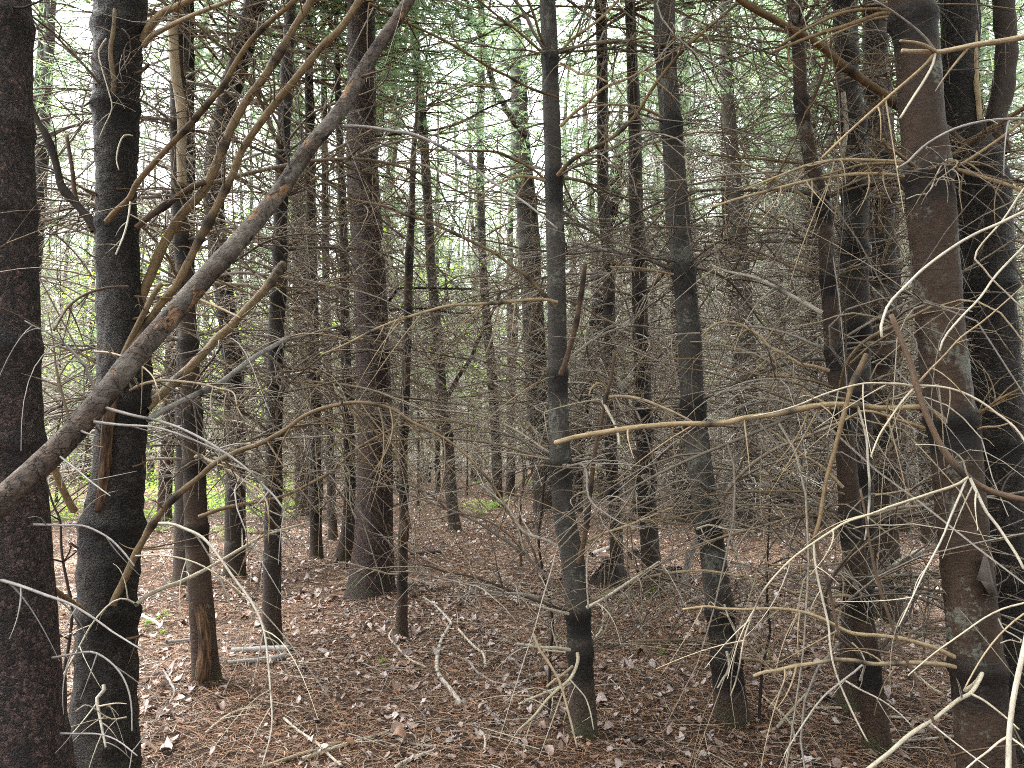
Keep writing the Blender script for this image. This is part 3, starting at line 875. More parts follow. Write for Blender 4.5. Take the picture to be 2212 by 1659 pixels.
limb('log', 'a', [(1880, 1090), (1850, 950), (1835, 800), (1840, 650)], 2.7, 2.72, 5, 3, 'dark')
limb('log', 'd', [(1300, 285), (1420, 335), (1555, 400)], 2.5, 2.42, 7, 4, 'tan')
limb('log', 'b', [(120, 500), (220, 470), (310, 440)], 2.9, 2.8, 7, 3, 'brown')

# ------------------------------------------------------------------ limbs of the forked dark trunk
def limb2(*a, **k): return limb('twin', *a, **k)


limb2('a', [(690, 1440), (740, 1380), (835, 1290), (880, 1200), (950, 1110), (1040, 1010), (1100, 945), (1220, 820), (1330, 690), (1455, 545), (1520, 420), (1620, 270), (1750, 140), (1890, 20), (1960, -60)], 3.3, 3.0, 13.2, 10.6, 'gold', 'limb', twigs=10, tl=0.4, nodes=5, sides=10)
limb2('d', [(770, 690), (800, 600), (840, 450), (900, 300), (965, 150), (1030, -10), (1090, -130), (1180, -270), (1300, -400), (1350, -480), (1420, -640), (1500, -830), (1600, -1010), (1700, -1140), (1800, -1300), (1900, -1470), (2000, -1630), (2060, -1740)], 3.45, 3.6, 22.9, 15.0, 'gold', 'limb', twigs=14, tl=0.5, nodes=4, sides=10)
limb2('d', [(800, 650), (830, 580), (900, 440), (960, 320), (1005, 235), (1045, 180)], 3.35, 3.3, 15.0, 11.4, 'gold', 'limb', twigs=3, sides=9)
limb2('d', [(840, 600), (880, 545), (1000, 370), (1060, 290), (1130, 210), (1230, 20), (1300, -120), (1450, -410), (1520, -560), (1570, -690), (1700, -880), (1800, -1010), (1950, -1190), (2080, -1350), (2212, -1480), (2320, -1640), (2400, -1760)], 3.35, 3.3, 15.8, 15.8, 'gold', 'limb', twigs=12, tl=0.4, nodes=5, sides=10)
limb2('a', [(880, 1480), (960, 1410), (1060, 1340), (1160, 1265), (1250, 1210), (1330, 1180)], 3.4, 3.5, 13, 12, 'brown', 'limb', twigs=2, nodes=2, sides=8)
limb2('d', [(940, 1000), (1010, 930), (1080, 860), (1150, 800), (1270, 680), (1350, 600), (1400, 540), (1480, 470), (1560, 385), (1650, 290), (1730, 200), (1790, 120), (1835, 50)], 3.45, 4.4, 20.2, 17.6, 'gold', 'limb', twigs=8, tl=0.45, nodes=4, sides=10)
limb2('d', [(960, 1060), (1060, 1000), (1150, 955), (1250, 905), (1340, 865), (1430, 820), (1540, 735), (1650, 655), (1760, 590), (1870, 530)], 3.4, 4.2, 13, 10, 'grey', 'limb', twigs=8, tl=0.4, nodes=2, sides=8)
limb2('g', [(730, 600), (760, 530), (800, 450), (880, 270), (930, 180), (990, 80), (1060, -20), (1160, -120), (1300, -235), (1370, -300), (1450, -350), (1560, -400), (1700, -450), (1860, -540), (1950, -610), (2070, -665), (2212, -700), (2332, -710), (2440, -695), (2560, -660), (2660, -590), (2860, -490), (3000, -390), (3120, -260), (3212, -150), (3300, 5)], 3.3, 3.1, 15.8, 3.5, 'gold', 'limb', twigs=26, tl=0.5, nodes=5, sides=9)
limb2('g', [(1030, 75), (1120, 80), (1200, 110), (1280, 145), (1340, 190), (1440, 320), (1510, 420), (1580, 510), (1640, 600), (1680, 680), (1715, 790), (1735, 950), (1752, 1150), (1760, 1400), (1700, 1640)], 3.0, 2.45, 7.0, 3.1, 'bone', twigs=10, tl=0.3)
limb2('g', [(880, 285), (1000, 280), (1150, 295), (1280, 335), (1400, 400), (1500, 470), (1600, 560), (1700, 655)], 3.1, 2.9, 4.4, 2.6, 'bone', twigs=6, tl=0.3)
limb2('g', [(880, 600), (950, 545), (1060, 492), (1150, 460), (1290, 395), (1400, 335), (1550, 245), (1700, 160), (1850, 110), (1990, 70)], 3.4, 4.3, 9.7, 4.4, 'bone', twigs=6, tl=0.3)
limb2('g', [(670, 1120), (675, 1160), (630, 1200), (640, 1290), (655, 1370), (685, 1525)], 3.22, 3.1, 7.9, 4.4, 'bone', twigs=4, tl=0.2)
limb2('g', [(870, 590), (800, 560), (720, 590), (600, 720), (520, 860), (430, 1020), (380, 1100)], 3.2, 3.0, 4.4, 2.6, 'bone', twigs=4, tl=0.25)
limb2('g', [(640, 1260), (750, 1240), (820, 1243)], 3.15, 3.1, 4.4, 1.8, 'bone', twigs=2, tl=0.2)
limb2('g', [(820, 1330), (720, 1340), (560, 1250), (490, 1290)], 3.15, 3.05, 3.5, 1.8, 'bone', twigs=3, tl=0.2)
limb2('d', [(480, 1650), (450, 1600), (430, 1560), (380, 1450), (330, 1330), (270, 1250), (200, 1170), (140, 1110)], 3.4, 3.0, 16, 13, 'tan', 'limb', sides=9)
limb2('a', [(650, 1510), (600, 1445), (500, 1330), (400, 1210), (370, 1090), (340, 980), (290, 860), (240, 780), (190, 650), (170, 580)], 3.45, 3.4, 20, 10, 'dark', 'limb', twigs=8, tl=0.5, nodes=3, sides=9)
limb2('a', [(600, 1500), (540, 1380), (490, 1280), (470, 1120), (450, 990), (430, 875)], 3.5, 3.55, 11, 8, 'brown', 'limb', twigs=4, tl=0.4)
limb2('a', [(930, 300), (975, 240), (1080, 180), (1200, 120), (1330, 65), (1450, 20), (1560, -30)], 3.4, 3.1, 13, 8, 'tan', 'limb', twigs=6, tl=0.4)
limb2('a', [(920, 270), (960, 190), (1010, 130), (1060, 80), (1150, 40), (1240, -5), (1330, -60)], 3.45, 3.3, 19, 13, 'tan', 'limb', twigs=3, tl=0.4, sides=9)
limb2('a', [(730, 600), (740, 540), (725, 430), (715, 330), (735, 200), (745, 60)], 3.32, 3.3, 11.4, 8.8, 'gold', 'limb', twigs=2)
limb2('a', [(640, 340), (690, 250), (640, 320), ][0:2]+[(640, 330), (660, 440), (700, 580), (725, 700), (670, 830), (640, 900)], 3.25, 3.1, 3.5, 2.2, 'bone', twigs=2, tl=0.2)
limb2('a', [(860, 880), (810, 875), (775, 930), (755, 1030), (770, 1100)], 3.25, 3.15, 4.0, 2.6, 'bone')
limb2('a', [(845, 1310), (830, 1420), (800, 1530), (750, 1650)], 3.2, 3.0, 4.4, 3.5, 'bone', twigs=4, tl=0.2)
limb2('d', [(830, 200), (700, 205), (560, 245), (450, 320), (400, 390), (350, 480)], 3.3, 2.9, 6, 6, 'brown', twigs=5, tl=0.25)
limb2('d', [(615, 620), (700, 625), (820, 660), (900, 700), (990, 780), (1020, 860)], 3.2, 2.8, 5, 3, 'tan', twigs=4, tl=0.25)
limb2('a', [(640, 330), (540, 350), (400, 300), (260, 190), (170, 180)], 3.4, 3.3, 5, 2.5, 'brown', twigs=7, tl=0.35)
for (u0, v0, du, dv, w_) in [(215, 210, -34, 20, 7), (214, 420, -30, -12, 6), (296, 690, 26, -16, 8), (300, 640, 30, 6, 5), (180, 1190, -28, -18, 7), (286, 1010, 30, -14, 6), (176, 1420, -24, 8, 6), (210, 560, -26, -20, 5), (300, 160, 22, -22, 8), (282, 1380, 26, -10, 7), (232, 950, -26, -30, 6), (216, 320, -38, 4, 5)]:
    limb2('o', [(u0+(8 if du < 0 else -8), v0), (u0+du*0.5, v0+dv*0.4), (u0+du, v0+dv)], 3.4, 3.35, w_, w_*0.6, 'brown', 'branch_stub', twigs=2, tl=0.1)
# bare split wood strip on its left side
limb2('d', [(745, 890), (720, 1000), (700, 1100), (690, 1240), (680, 1400), (665, 1550), (650, 1650)], 3.34, 3.36, 26, 24, 'rot', 'bare_wood', sides=12, label='strip of bare orange wood where the bark is gone')

# limbs of other trees on the left
limb('edge', 'g', [(-60, 425), (0, 440), (150, 485), (300, 540), (430, 585), (500, 620), (640, 710), (720, 770), (800, 820), (930, 900)], 2.45, 2.2, 8, 3, 'grey', twigs=4, tl=0.2)
limb('edge', 'g', [(240, 380), (320, 470), (380, 525), (440, 570), (510, 615), (560, 660)], 2.6, 3.3, 13.2, 10.6, 'gold', 'limb')
limb('edge', 'g', [(340, 945), (450, 925), (600, 908), (700, 960), (770, 1030), (820, 1120), (850, 1240), (855, 1420)], 2.5, 2.3, 5, 3, 'grey', twigs=4, tl=0.2)
limb('edge', 'g', [(220, 82), (400, 86), (540, 90), (640, 130), (720, 180), (800, 260), (870, 350)], 2.5, 2.3, 6, 4, 'grey', twigs=3, tl=0.2)
limb('edge', 'g', [(395, 1435), (500, 1437), (640, 1440), (760, 1480), (890, 1580)], 2.5, 2.3, 4, 2.5, 'grey', twigs=3, tl=0.2)
limb('edge', 'a', [(60, 40), (140, 50), (230, 20), (290, -10)], 2.5, 2.4, 6, 4, 'dark', twigs=2)
limb('hollow', 'd', [(1290, 1690), (1430, 1640), (1560, 1610), (1700, 1590), (1850, 1550), (2000, 1480), (2150, 1395), (2300, 1260), (2412, 1190), (2550, 1120), (2700, 1075), (2812, 1065), (2950, 1080), (3022, 1105)], 4.7, 4.6, 8.8, 3.5, 'gold', 'limb', twigs=16, tl=0.45)
limb('hollow', 'a', [(1120, 120), (1125, 300), (1140, 500), (1165, 640), (1180, 800), (1175, 1000), (1180, 1200)], 4.82, 4.85, 21, 20, 'tan', 'bare_wood', sides=10, label='pale bare strip along the upper trunk')
limb('hollow', 'g', [(1290, 600), (1310, 680), (1325, 780), (1330, 880), (1320, 1000), (1310, 1085)], 4.83, 4.83, 22, 32, 'rot', 'rotten_hollow', sides=12, label='orange rotten wood in the hollow')

# ------------------------------------------------------------------ centre tree limbs
def limb3(*a, **k): return limb('centre', *a, **k)


limb3('b', [(1400, 1140), (1440, 1090), (1520, 1020), (1620, 970), (1700, 925), (1790, 865), (1880, 780), (1940, 700), (2000, 600), (2100, 460), (2212, 330), (2330, 220), (2450, 120), (2560, 20)], 3.98, 3.5, 8.8, 6.2, 'gold', 'limb', twigs=12, tl=0.45, nodes=4)
limb3('b', [(1320, 1170), (1220, 1145), (1150, 1142), (1090, 1160), (1020, 1190), (930, 1240)], 3.98, 3.9, 8, 4, 'tan', twigs=5, tl=0.4)
limb3('b', [(1320, 1165), (1260, 1110), (1180, 1060), (1090, 1020), (1010, 985), (850, 978), (700, 975), (500, 963)], 3.98, 3.7, 6.2, 3.1, 'gold', twigs=10, tl=0.4, nodes=2)
limb3('e', [(1400, 300), (1320, 282), (1200, 285), (1050, 300), (880, 312), (700, 322), (500, 375), (300, 440), (150, 510), (0, 585), (-130, 640)], 3.98, 3.6, 8, 4, 'tan', twigs=14, tl=0.45, nodes=3)
limb3('e', [(1390, 330), (1340, 280), (1270, 205), (1200, 130), (1100, 60), (990, -20), (800, -115), (680, -170), (550, -230), (420, -265), (300, -318), (150, -350), (0, -375)], 3.98, 3.9, 8.8, 4.4, 'gold', 'limb', twigs=14, tl=0.45, nodes=4)
limb3('e', [(1420, 770), (1455, 680), (1490, 560), (1520, 450), (1545, 300), (1565, 170), (1580, 50)], 3.95, 3.8, 12, 9, 'brown', 'limb', nodes=3, sides=9)
limb3('e', [(1540, 1990), (1575, 1830), (1600, 1640), (1640, 1300), (1660, 1180), (1690, 1050), (1710, 940), (1745, 800), (1775, 620)], 3.95, 3.8, 12, 6, 'brown', 'dead_stem', nodes=4, sides=9, label='dead brown side stem forking off the base')
limb3('e', [(1710, 930), (1720, 880), (1700, 840), (1660, 825), (1620, 860), (1605, 900)], 3.85, 3.75, 7, 4, 'tan')
limb3('e', [(1705, 920), (1800, 908), (1950, 930), (2080, 980), (2212, 1040), (2330, 1110)], 3.85, 3.6, 8, 4, 'tan', twigs=6, tl=0.3)
limb3('e', [(1690, 940), (1730, 1010), (1780, 1110), (1795, 1160), (1800, 1225)], 3.85, 3.7, 7.0, 5.3, 'bone')
limb3('e', [(1690, 930), (1600, 940), (1500, 960), (1400, 985), (1315, 1012)], 3.85, 3.6, 3.5, 2.2, 'bone', twigs=2)
limb3('h', [(1470, 660), (1400, 645), (1330, 625), (1240, 600)], 3.95, 3.8, 7.9, 4.4, 'bone')
limb3('h', [(1480, 893), (1400, 880), (1300, 878), (1140, 853)], 3.95, 3.8, 7.9, 5.3, 'bone', twigs=3)
limb3('h', [(1590, 620), (1650, 590), (1750, 530), (1870, 450), (1960, 390), (2060, 320)], 3.95, 3.8, 7.9, 4.4, 'bone', twigs=6, tl=0.3)
limb3('h', [(1530, 915), (1535, 950), (1520, 1010), (1480, 1085), (1400, 1150), (1330, 1220), (1250, 1320), (1150, 1410)], 3.9, 3.5, 7.9, 4.4, 'bone', twigs=4, tl=0.25)
limb3('h', [(1480, 1085), (1530, 1140), (1580, 1200), (1615, 1300), (1635, 1410)], 3.75, 3.65, 3.5, 2.2, 'bone', twigs=2, tl=0.15)
limb3('h', [(1480, 1110), (1350, 1160), (1250, 1200), (1150, 1245)], 3.85, 3.6, 6.2, 3.5, 'bone', twigs=3)
limb3('h', [(1500, 1000), (1440, 1050), (1380, 1090), (1330, 1135)], 3.9, 3.8, 6, 5, 'tan')
limb3('h', [(1245, 790), (1290, 900), (1340, 970), (1410, 1090), (1440, 1180), (1480, 1330), (1530, 1530)], 3.6, 3.4, 7, 4, 'tan', label='tan stick hanging beside the lower trunk')
limb3('h', [(1400, 220), (1320, 180), (1200, 140), (1150, 90), (1090, -10), (1000, -100), (900, -180)], 3.98, 3.9, 7.0, 3.5, 'bone', twigs=6, tl=0.3)
limb3('h', [(1600, 240), (1590, 400), (1595, 520), (1600, 620)], 3.85, 3.85, 4.4, 3.5, 'bone')
limb3('h', [(1570, 200), (1700, 140), (1850, 90), (2000, 30), (2150, -30)], 3.95, 3.7, 7, 4, 'tan', twigs=6, tl=0.35)
limb3('b', [(1440, 310), (1500, 250), (1600, 180), (1680, 120), (1760, 40), (1830, -40)], 3.98, 3.8, 7, 6, 'tan', twigs=5, tl=0.4)
limb3('b', [(1420, 820), (1500, 740), (1600, 660), (1720, 560), (1880, 500), (2050, 400), (2212, 300)], 3.98, 3.6, 8, 4, 'tan', twigs=10, tl=0.4)
limb3('b', [(1420, 410), (1480, 440), (1540, 475), (1640, 490), (1720, 530)], 3.98, 3.7, 7, 4, 'tan', twigs=4, tl=0.3)
limb3('b', [(1290, 350), (1200, 325), (1050, 320), (900, 290), (700, 250)], 3.98, 3.8, 5, 3, 'wood', twigs=6, tl=0.4)
# branches that cross between the log and the centre trunk
limb3('b', [(1410, 632), (1300, 600), (1200, 560), (1080, 495), (950, 430), (830, 355), (720, 290), (560, 210), (420, 145), (260, 60), (180, 20)], 3.98, 3.3, 5.3, 6.2, 'gold', twigs=12, tl=0.4, nodes=3)
limb('red', 'b', [(60, 810), (170, 775), (300, 720), (400, 680), (500, 640), (650, 590), (800, 558), (900, 545), (990, 548), (1070, 560)], 7.5, 6.6, 6, 3, 'tan', twigs=10, tl=0.7)
limb('red', 'b', [(60, 1055), (130, 1060), (230, 1070), (380, 1058), (500, 1062), (620, 1100), (750, 1165), (900, 1250), (1020, 1320)], 7.5, 6.6, 7, 4, 'tan', twigs=10, tl=0.7)
limb('red', 'b', [(120, 1290), (220, 1320), (300, 1345), (450, 1400), (550, 1435), (700, 1490)], 7.5, 6.8, 7, 4, 'wood', twigs=8, tl=0.7)
limb('red', 'e', [(300, 300), (340, 250), (370, 212), (500, 208), (600, 208), (720, 212), (850, 213)], 7.7, 7.6, 7, 4, 'dark', twigs=8, tl=0.6)
limb('red', 'e', [(310, 350), (420, 345), (560, 340), (700, 365), (860, 372)], 7.7, 7.6, 6, 3, 'dark', twigs=8, tl=0.6)
limb('red', 'b', [(230, 880), (350, 870), (480, 855), (620, 840), (800, 780), (950, 700), (1100, 640)], 7.7, 7.4, 6, 4, 'dark', twigs=10, tl=0.7)
limb('back', 'b', [(1210, 890), (1130, 800), (1070, 710), (1040, 650), (1000, 590), (960, 450), (930, 330), (900, 230), (850, 120), (815, 20), (790, -60)], 14, 13.5, 17, 11, 'dark', 'limb', twigs=14, tl=1.0, sides=8)
limb('back', 'e', [(1330, 1250), (1270, 1150), (1200, 1080), (1130, 960), (1070, 880), (1000, 830), (940, 790)], 13.5, 12.5, 7.9, 4.4, 'bone', twigs=6, tl=0.8)
limb('path', 'e', [(620, 1020), (690, 910), (760, 780), (830, 680), (880, 560), (940, 440), (1000, 320), (1030, 240)], 13.3, 12.9, 11, 6, 'dark', 'limb', twigs=8, tl=0.8)
limb('strip', 'e', [(405, 1060), (400, 1010), (402, 960), (420, 945), (445, 970), (455, 1030)], 5.95, 5.85, 4, 3, 'grey')
limb('strip', 'h', [(370, 400), (300, 400), (250, 385), (150, 360), (80, 340), (0, 330), (-80, 345)], 5.95, 5.4, 4.4, 2.6, 'bone', twigs=4, tl=0.3)
limb('strip', 'h', [(425, 1106-1106), (440, 60), (450, 110)], 5.95, 5.9, 8, 5, 'brown')
limb('strip', 'h', [(405, 60), (408, 110), (402, 170), (405, 230)], 5.92, 5.92, 13, 14, 'rot', 'bare_wood', sides=10, label='pale orange patch where the bark has come off')

# ------------------------------------------------------------------ slanting trunk, pair, right trunks
limb('slant', 'e', [(2150, 120), (2050, 100), (1900, 75), (1740, 72)], 4.2, 3.9, 6, 3, 'tan', twigs=6, tl=0.35)
limb('slant', 'b', [(2080, 760), (2000, 720), (1900, 690), (1720, 678), (1560, 720)], 4.2, 3.9, 7, 4, 'tan', twigs=8, tl=0.35)
limb('slant', 'i', [(270, 600), (300, 690), (340, 775)], 4.1, 4.0, 4.4, 3.5, 'bone')
limb('slant', 'i', [(285, 905), (298, 960), (297, 1030), (260, 1080), (225, 1140)], 4.1, 3.95, 6.2, 3.5, 'bone')
limb('slant', 'i', [(90, 110), (170, 85), (280, 110), (410, 120), (470, 120)], 4.15, 3.9, 5.3, 2.6, 'bone', twigs=4, tl=0.3)
limb('slant', 'i', [(365, 945), (450, 955), (530, 968), (640, 970)], 4.15, 4.3, 8, 5, 'tan', twigs=2)
limb('slant', 'f', [(110, 500), (0, 505), (-120, 520)], 4.15, 4.1, 5, 3, 'wood', twigs=3)
limb('pairf', 'f', [(905, 370), (800, 310), (700, 255), (570, 185), (480, 145), (410, 125), (350, 113), (270, 95), (190, 58)], 3.78, 4.0, 10.6, 4.4, 'bone', 'limb', twigs=9, tl=0.35, nodes=2, tmat='bone')
limb('pairf', 'f', [(950, 745), (850, 715), (760, 700), (650, 630), (560, 588), (500, 520), (440, 480), (370, 440), (270, 425), (190, 455), (120, 520)], 3.78, 3.9, 9, 4, 'tan', 'limb', twigs=10, tl=0.35)
limb('pairf', 'f', [(980, 990), (880, 930), (790, 885), (740, 850), (700, 820), (620, 800)], 3.78, 3.9, 8, 5, 'tan', twigs=4)
limb('pairf', 'f', [(970, 850), (850, 810), (700, 785), (500, 770), (350, 740), (200, 690), (80, 665), (-60, 668)], 3.78, 3.6, 5.3, 2.6, 'gold', twigs=10, tl=0.35)
limb('pairf', 'f', [(1040, 1500), (960, 1420), (880, 1350), (780, 1290), (700, 1230), (600, 1150), (500, 1090)], 3.78, 3.9, 8, 4, 'tan', twigs=8, tl=0.3)
limb('pairf', 'f', [(1050, 1545), (980, 1525), (850, 1530), (700, 1525), (450, 1525), (250, 1540), (110, 1555)], 3.78, 3.8, 5.3, 3.5, 'gold', twigs=6, tl=0.3)
limb('pairf', 'c', [(800, 1280), (700, 1220), (600, 1160), (520, 1115), (420, 1070), (310, 1060)], 3.78, 3.7, 7, 4, 'tan', twigs=8, tl=0.35)
limb('pairf', 'c', [(780, 1060), (650, 1045), (500, 1030), (350, 1020), (200, 1005), (70, 1015)], 3.78, 3.7, 5.3, 3.5, 'gold', twigs=9, tl=0.35)
limb('pairf', 'c', [(795, 740), (830, 680), (870, 580), (910, 480), (930, 400), (970, 240)], 3.78, 3.7, 9, 6, 'brown', twigs=3)
limb('pairf', 'i', [(1100, 560), (1060, 540), (950, 550), (850, 560), (760, 575)], 3.75, 3.6, 9, 4, 'tan', twigs=4)
limb('pairf', 'i', [(1100, 850), (1150, 900), (1180, 960)], 3.75, 3.6, 4.4, 2.6, 'bone')
limb('pairb', 'c', [(1040, 600), (1050, 700), (1060, 800), (1050, 920), (1020, 1080)], 4.3, 4.3, 10.6, 8.8, 'bone', 'bare_wood', sides=9, label='pale bare strip along the grey trunk')
limb('russet', 'i', [(1250, 510), (1290, 450), (1340, 385), (1400, 325), (1470, 280), (1540, 250)], 6.6, 6.9, 13.2, 9.7, 'bone', 'limb', twigs=4, tl=0.4, sides=9)
limb('russet', 'f', [(1200, 430), (1260, 400), (1360, 350), (1440, 310)], 6.6, 6.4, 8, 6, 'tan')

RT = 'right'
limb(RT, 'f', [(1720, 1090), (1700, 1070), (1620, 1010), (1530, 980), (1400, 985), (1280, 985), (1150, 970), (1020, 962), (900, 966), (780, 985), (700, 1005), (600, 1025), (400, 1050), (280, 1080), (180, 1088), (0, 1087), (-130, 1095), (-300, 1110), (-512, 1142), (-700, 1175), (-826, 1212)], 3.08, 2.35, 13, 11, 'tan', 'limb', twigs=8, tl=0.3, nodes=4, sides=10, label='long tan broken branch reaching left across two trunks')
limb(RT, 'f', [(1560, 1115), (1450, 1080), (1330, 1040), (1230, 1010), (1150, 1005)], 3.08, 2.8, 9, 5, 'tan', twigs=3)
limb(RT, 'f', [(1870, 1060), (1950, 1000), (2050, 930), (2212, 845), (2300, 790)], 3.1, 2.9, 7.0, 4.4, 'gold', twigs=3)
limb(RT, 'f', [(1870, 1140), (1950, 1110), (2040, 1105), (2130, 1080)], 3.1, 2.9, 6, 4, 'tan')
limb(RT, 'i', [(1765, 1005), (1700, 990), (1600, 982), (1500, 975), (1400, 980), (1280, 985), (1200, 980), (1080, 958), (950, 963), (850, 980), (720, 1000), (600, 1028), (520, 1040), (460, 1062)], 3.08, 2.8, 10, 7, 'tan', 'limb', twigs=5, tl=0.25, nodes=3)
limb(RT, 'i', [(1760, 940), (1690, 905), (1600, 870), (1500, 840), (1450, 825), (1270, 800), (1180, 795), (1080, 780), (980, 730), (850, 670), (740, 640), (600, 625), (400, 630), (250, 625), (150, 612), (0, 632)], 3.08, 2.9, 10, 5, 'tan', 'limb', twigs=6, tl=0.3)
limb(RT, 'i', [(1830, 1160), (1900, 1105), (1940, 1045), (1900, 1100), ][0:3]+[(1930, 1075), (1870, 1170), (1790, 1215), (1700, 1285), (1620, 1350), (1550, 1390), (1450, 1460), (1350, 1550), (1210, 1660), (1100, 1750)], 2.95, 2.3, 7.9, 8.8, 'bone', 'limb', twigs=5, tl=0.3, sides=9)
limb(RT, 'i', [(1870, 1180), (1950, 1220), (2030, 1280), (2110, 1345), (2180, 1410)], 2.75, 2.6, 5.3, 3.5, 'bone')
limb(RT, 'c', [(1340, 70), (1250, 60), (1100, 70), (1000, 95), (920, 130), (850, 165), (780, 195), (720, 235), (640, 290)], 3.1, 3.0, 8.8, 6.2, 'gold', 'limb', twigs=3, tl=0.3)
limb(RT, 'c', [(1335, 90), (1280, 90), (1180, 125), (1050, 170), (920, 210), (800, 250), (700, 290), (595, 332)], 3.1, 2.95, 10.6, 7.0, 'gold', 'limb', twigs=3, tl=0.3)
limb(RT, 'c', [(1330, 105), (1200, 130), (1050, 190), (960, 230), (850, 290)], 3.1, 3.0, 6, 4, 'tan')
limb(RT, 'c', [(1440, 1050), (1340, 1045), (1200, 1038), (1050, 1035), (900, 1050), (780, 1080), (650, 1130), (520, 1180), (400, 1230)], 3.1, 2.9, 9, 4, 'tan', 'limb', twigs=9, tl=0.3)
limb(RT, 'c', [(1430, 1145), (1360, 1135), (1250, 1128), (1100, 1130), (950, 1150), (800, 1175), (650, 1210), (500, 1250), (350, 1290), (190, 1342)], 3.1, 2.8, 9, 5, 'tan', 'limb', twigs=10, tl=0.3, nodes=2)
limb(RT, 'c', [(1430, 1065), (1300, 1060), (1150, 1070), (1020, 1105), (900, 1140)], 3.1, 2.95, 7.0, 3.5, 'gold', twigs=3)
limb(RT, 'c', [(1525, 1098), (1450, 1040), (1380, 985), (1315, 945), (1300, 900)], 3.05, 2.85, 9.7, 5.3, 'gold', 'limb', sides=8)
limb(RT, 'c', [(1740, 1095), (1800, 1105), (1880, 1130), (1950, 1150), (2080, 1190), (2212, 1240), (2300, 1275)], 3.1, 2.8, 9.7, 7.9, 'gold', 'limb', twigs=2, sides=8)
limb(RT, 'c', [(1740, 1090), (1830, 1050), (1930, 985), (2080, 880), (2212, 780), (2300, 700)], 3.1, 2.9, 8, 6, 'tan', twigs=3)
limb(RT, 'c', [(1770, 1055), (1740, 1030), (1700, 1040), (1650, 1120), (1590, 1250), (1520, 1262), (1450, 1290)], 3.02, 2.9, 3.5, 2.6, 'bone')
limb(RT, 'f', [(1480, 1510), (1380, 1530), (1250, 1550)], 3.1, 3.0, 5, 3, 'tan')
limb(RT, 'i', [(2045, 690), (2080, 760), (2130, 790), (2195, 830), (2195, 848), (2120, 830), (2060, 850)], 3.05, 2.95, 3.5, 2.6, 'bone')
limb('fork', 'c', [(1850, 965), (1830, 945), (1760, 890), (1700, 840), (1560, 780), (1390, 680), (1290, 600), (1150, 505), (1020, 405), (900, 300), (800, 235), (700, 185), (580, 120), (480, 65), (380, 5), (300, -50)], 3.9, 3.3, 21.1, 15.0, 'gold', 'limb', twigs=8, tl=0.4, nodes=3, sides=12, label='long golden branch slanting across the top right')
limb('fork', 'c', [(1760, 1010), (1850, 930), (1950, 860), (2080, 780), (2212, 700), (2300, 650)], 3.8, 3.4, 13.2, 9.7, 'gold', 'limb', twigs=3, sides=9)
limb('fork', 'c', [(2060, 1000), (2030, 900), (2030, 760), (2070, 620), (2090, 450), (2100, 300), (2085, 120), (2080, -40), (2090, -150)], 3.95, 4.0, 44, 46, 'dark', 'fork_stem', sides=16, label='second stem of the fork')
limb('fork', 'c', [(1925, 780), (1915, 650), (1900, 500), (1895, 330), (1890, 200)], 3.85, 3.88, 11, 13, 'tan', 'bare_wood', sides=9, label='pale splintered strip below the fork')
limb('fork', 'f', [(1885, 1055), (1960, 1000), (2070, 930), (2150, 880), (2212, 845)], 3.9, 3.6, 8, 5, 'tan', twigs=3)
# the peeling bark flap of the right trunk
def flap():
    T_ = TREES['right']
    pts = conv('i', [(1905, 440), (1935, 450), (1965, 500), (1990, 540), (2020, 550), (2040, 545), (2010, 440), (1985, 330), (1960, 250)])
    mb = MB()
    W = [P(u, v, 3.03-0.03*math.sin(i*0.8)) for i, (u, v) in enumerate(pts)]
    c = sum(W)/len(W)+np.array([0, -0.018, 0])
    V = [c]+W; back = [w+np.array([0.002, 0.006, 0]) for w in V]
    k = len(W)
    f = [(0, 1+i, 1+(i+1) % k) for i in range(k)]
    fb = [(k+1, k+2+(i+1) % k, k+2+i) for i in range(k)]
    side = [(1+i, k+2+i, k+2+(i+1) % k, 1+(i+1) % k) for i in range(k)]
    mb.add(np.array(V+back)-T_['g'], side, f+fb)
    o = obj('bark_flap', mb.mesh('bark_flap', M['log']), T_['root'])
    o['label'] = 'curled grey flap of peeling bark'


flap()

def limbo(*a, **k): return limb('out', *a, **k)


limbo('f', [(3290, 1690), (2900, 1650), (2500, 1610), (2212, 1580), (2000, 1525), (1900, 1475), (1840, 1430), (1760, 1350), (1700, 1270), (1650, 1190), (1620, 1120), (1580, 1030), (1540, 920), (1505, 810), (1480, 700), (1430, 580), (1380, 450), (1350, 380)], 1.95, 2.1, 17, 11, 'brown', 'limb', nodes=5, sides=10, label='dark knobbly branch rising from the right edge')
limbo('f', [(1500, 848), (1420, 830), (1350, 828), (1200, 824), (1100, 840), (1000, 868), (880, 910), (750, 965), (600, 1010), (450, 1040)], 2.08, 1.95, 5.3, 2.6, 'bone', twigs=4, tl=0.15)
limbo('f', [(1520, 840), (1630, 843), (1750, 862), (1850, 900), (1950, 955), (2050, 1030), (2120, 1080), (2170, 1130), (2212, 1190), (2260, 1280)], 2.08, 1.95, 5.3, 4.4, 'bone', twigs=2, tl=0.15)
limbo('f', [(1500, 858), (1440, 920), (1380, 1000), (1320, 1090), (1280, 1150), (1245, 1230), (1220, 1300)], 2.08, 1.95, 5.3, 3.5, 'bone')
limbo('f', [(1520, 830), (1600, 740), (1700, 640), (1800, 530), (1950, 420), (2100, 290), (2212, 190)], 2.08, 1.95, 5, 3, 'tan', twigs=2, tl=0.15)
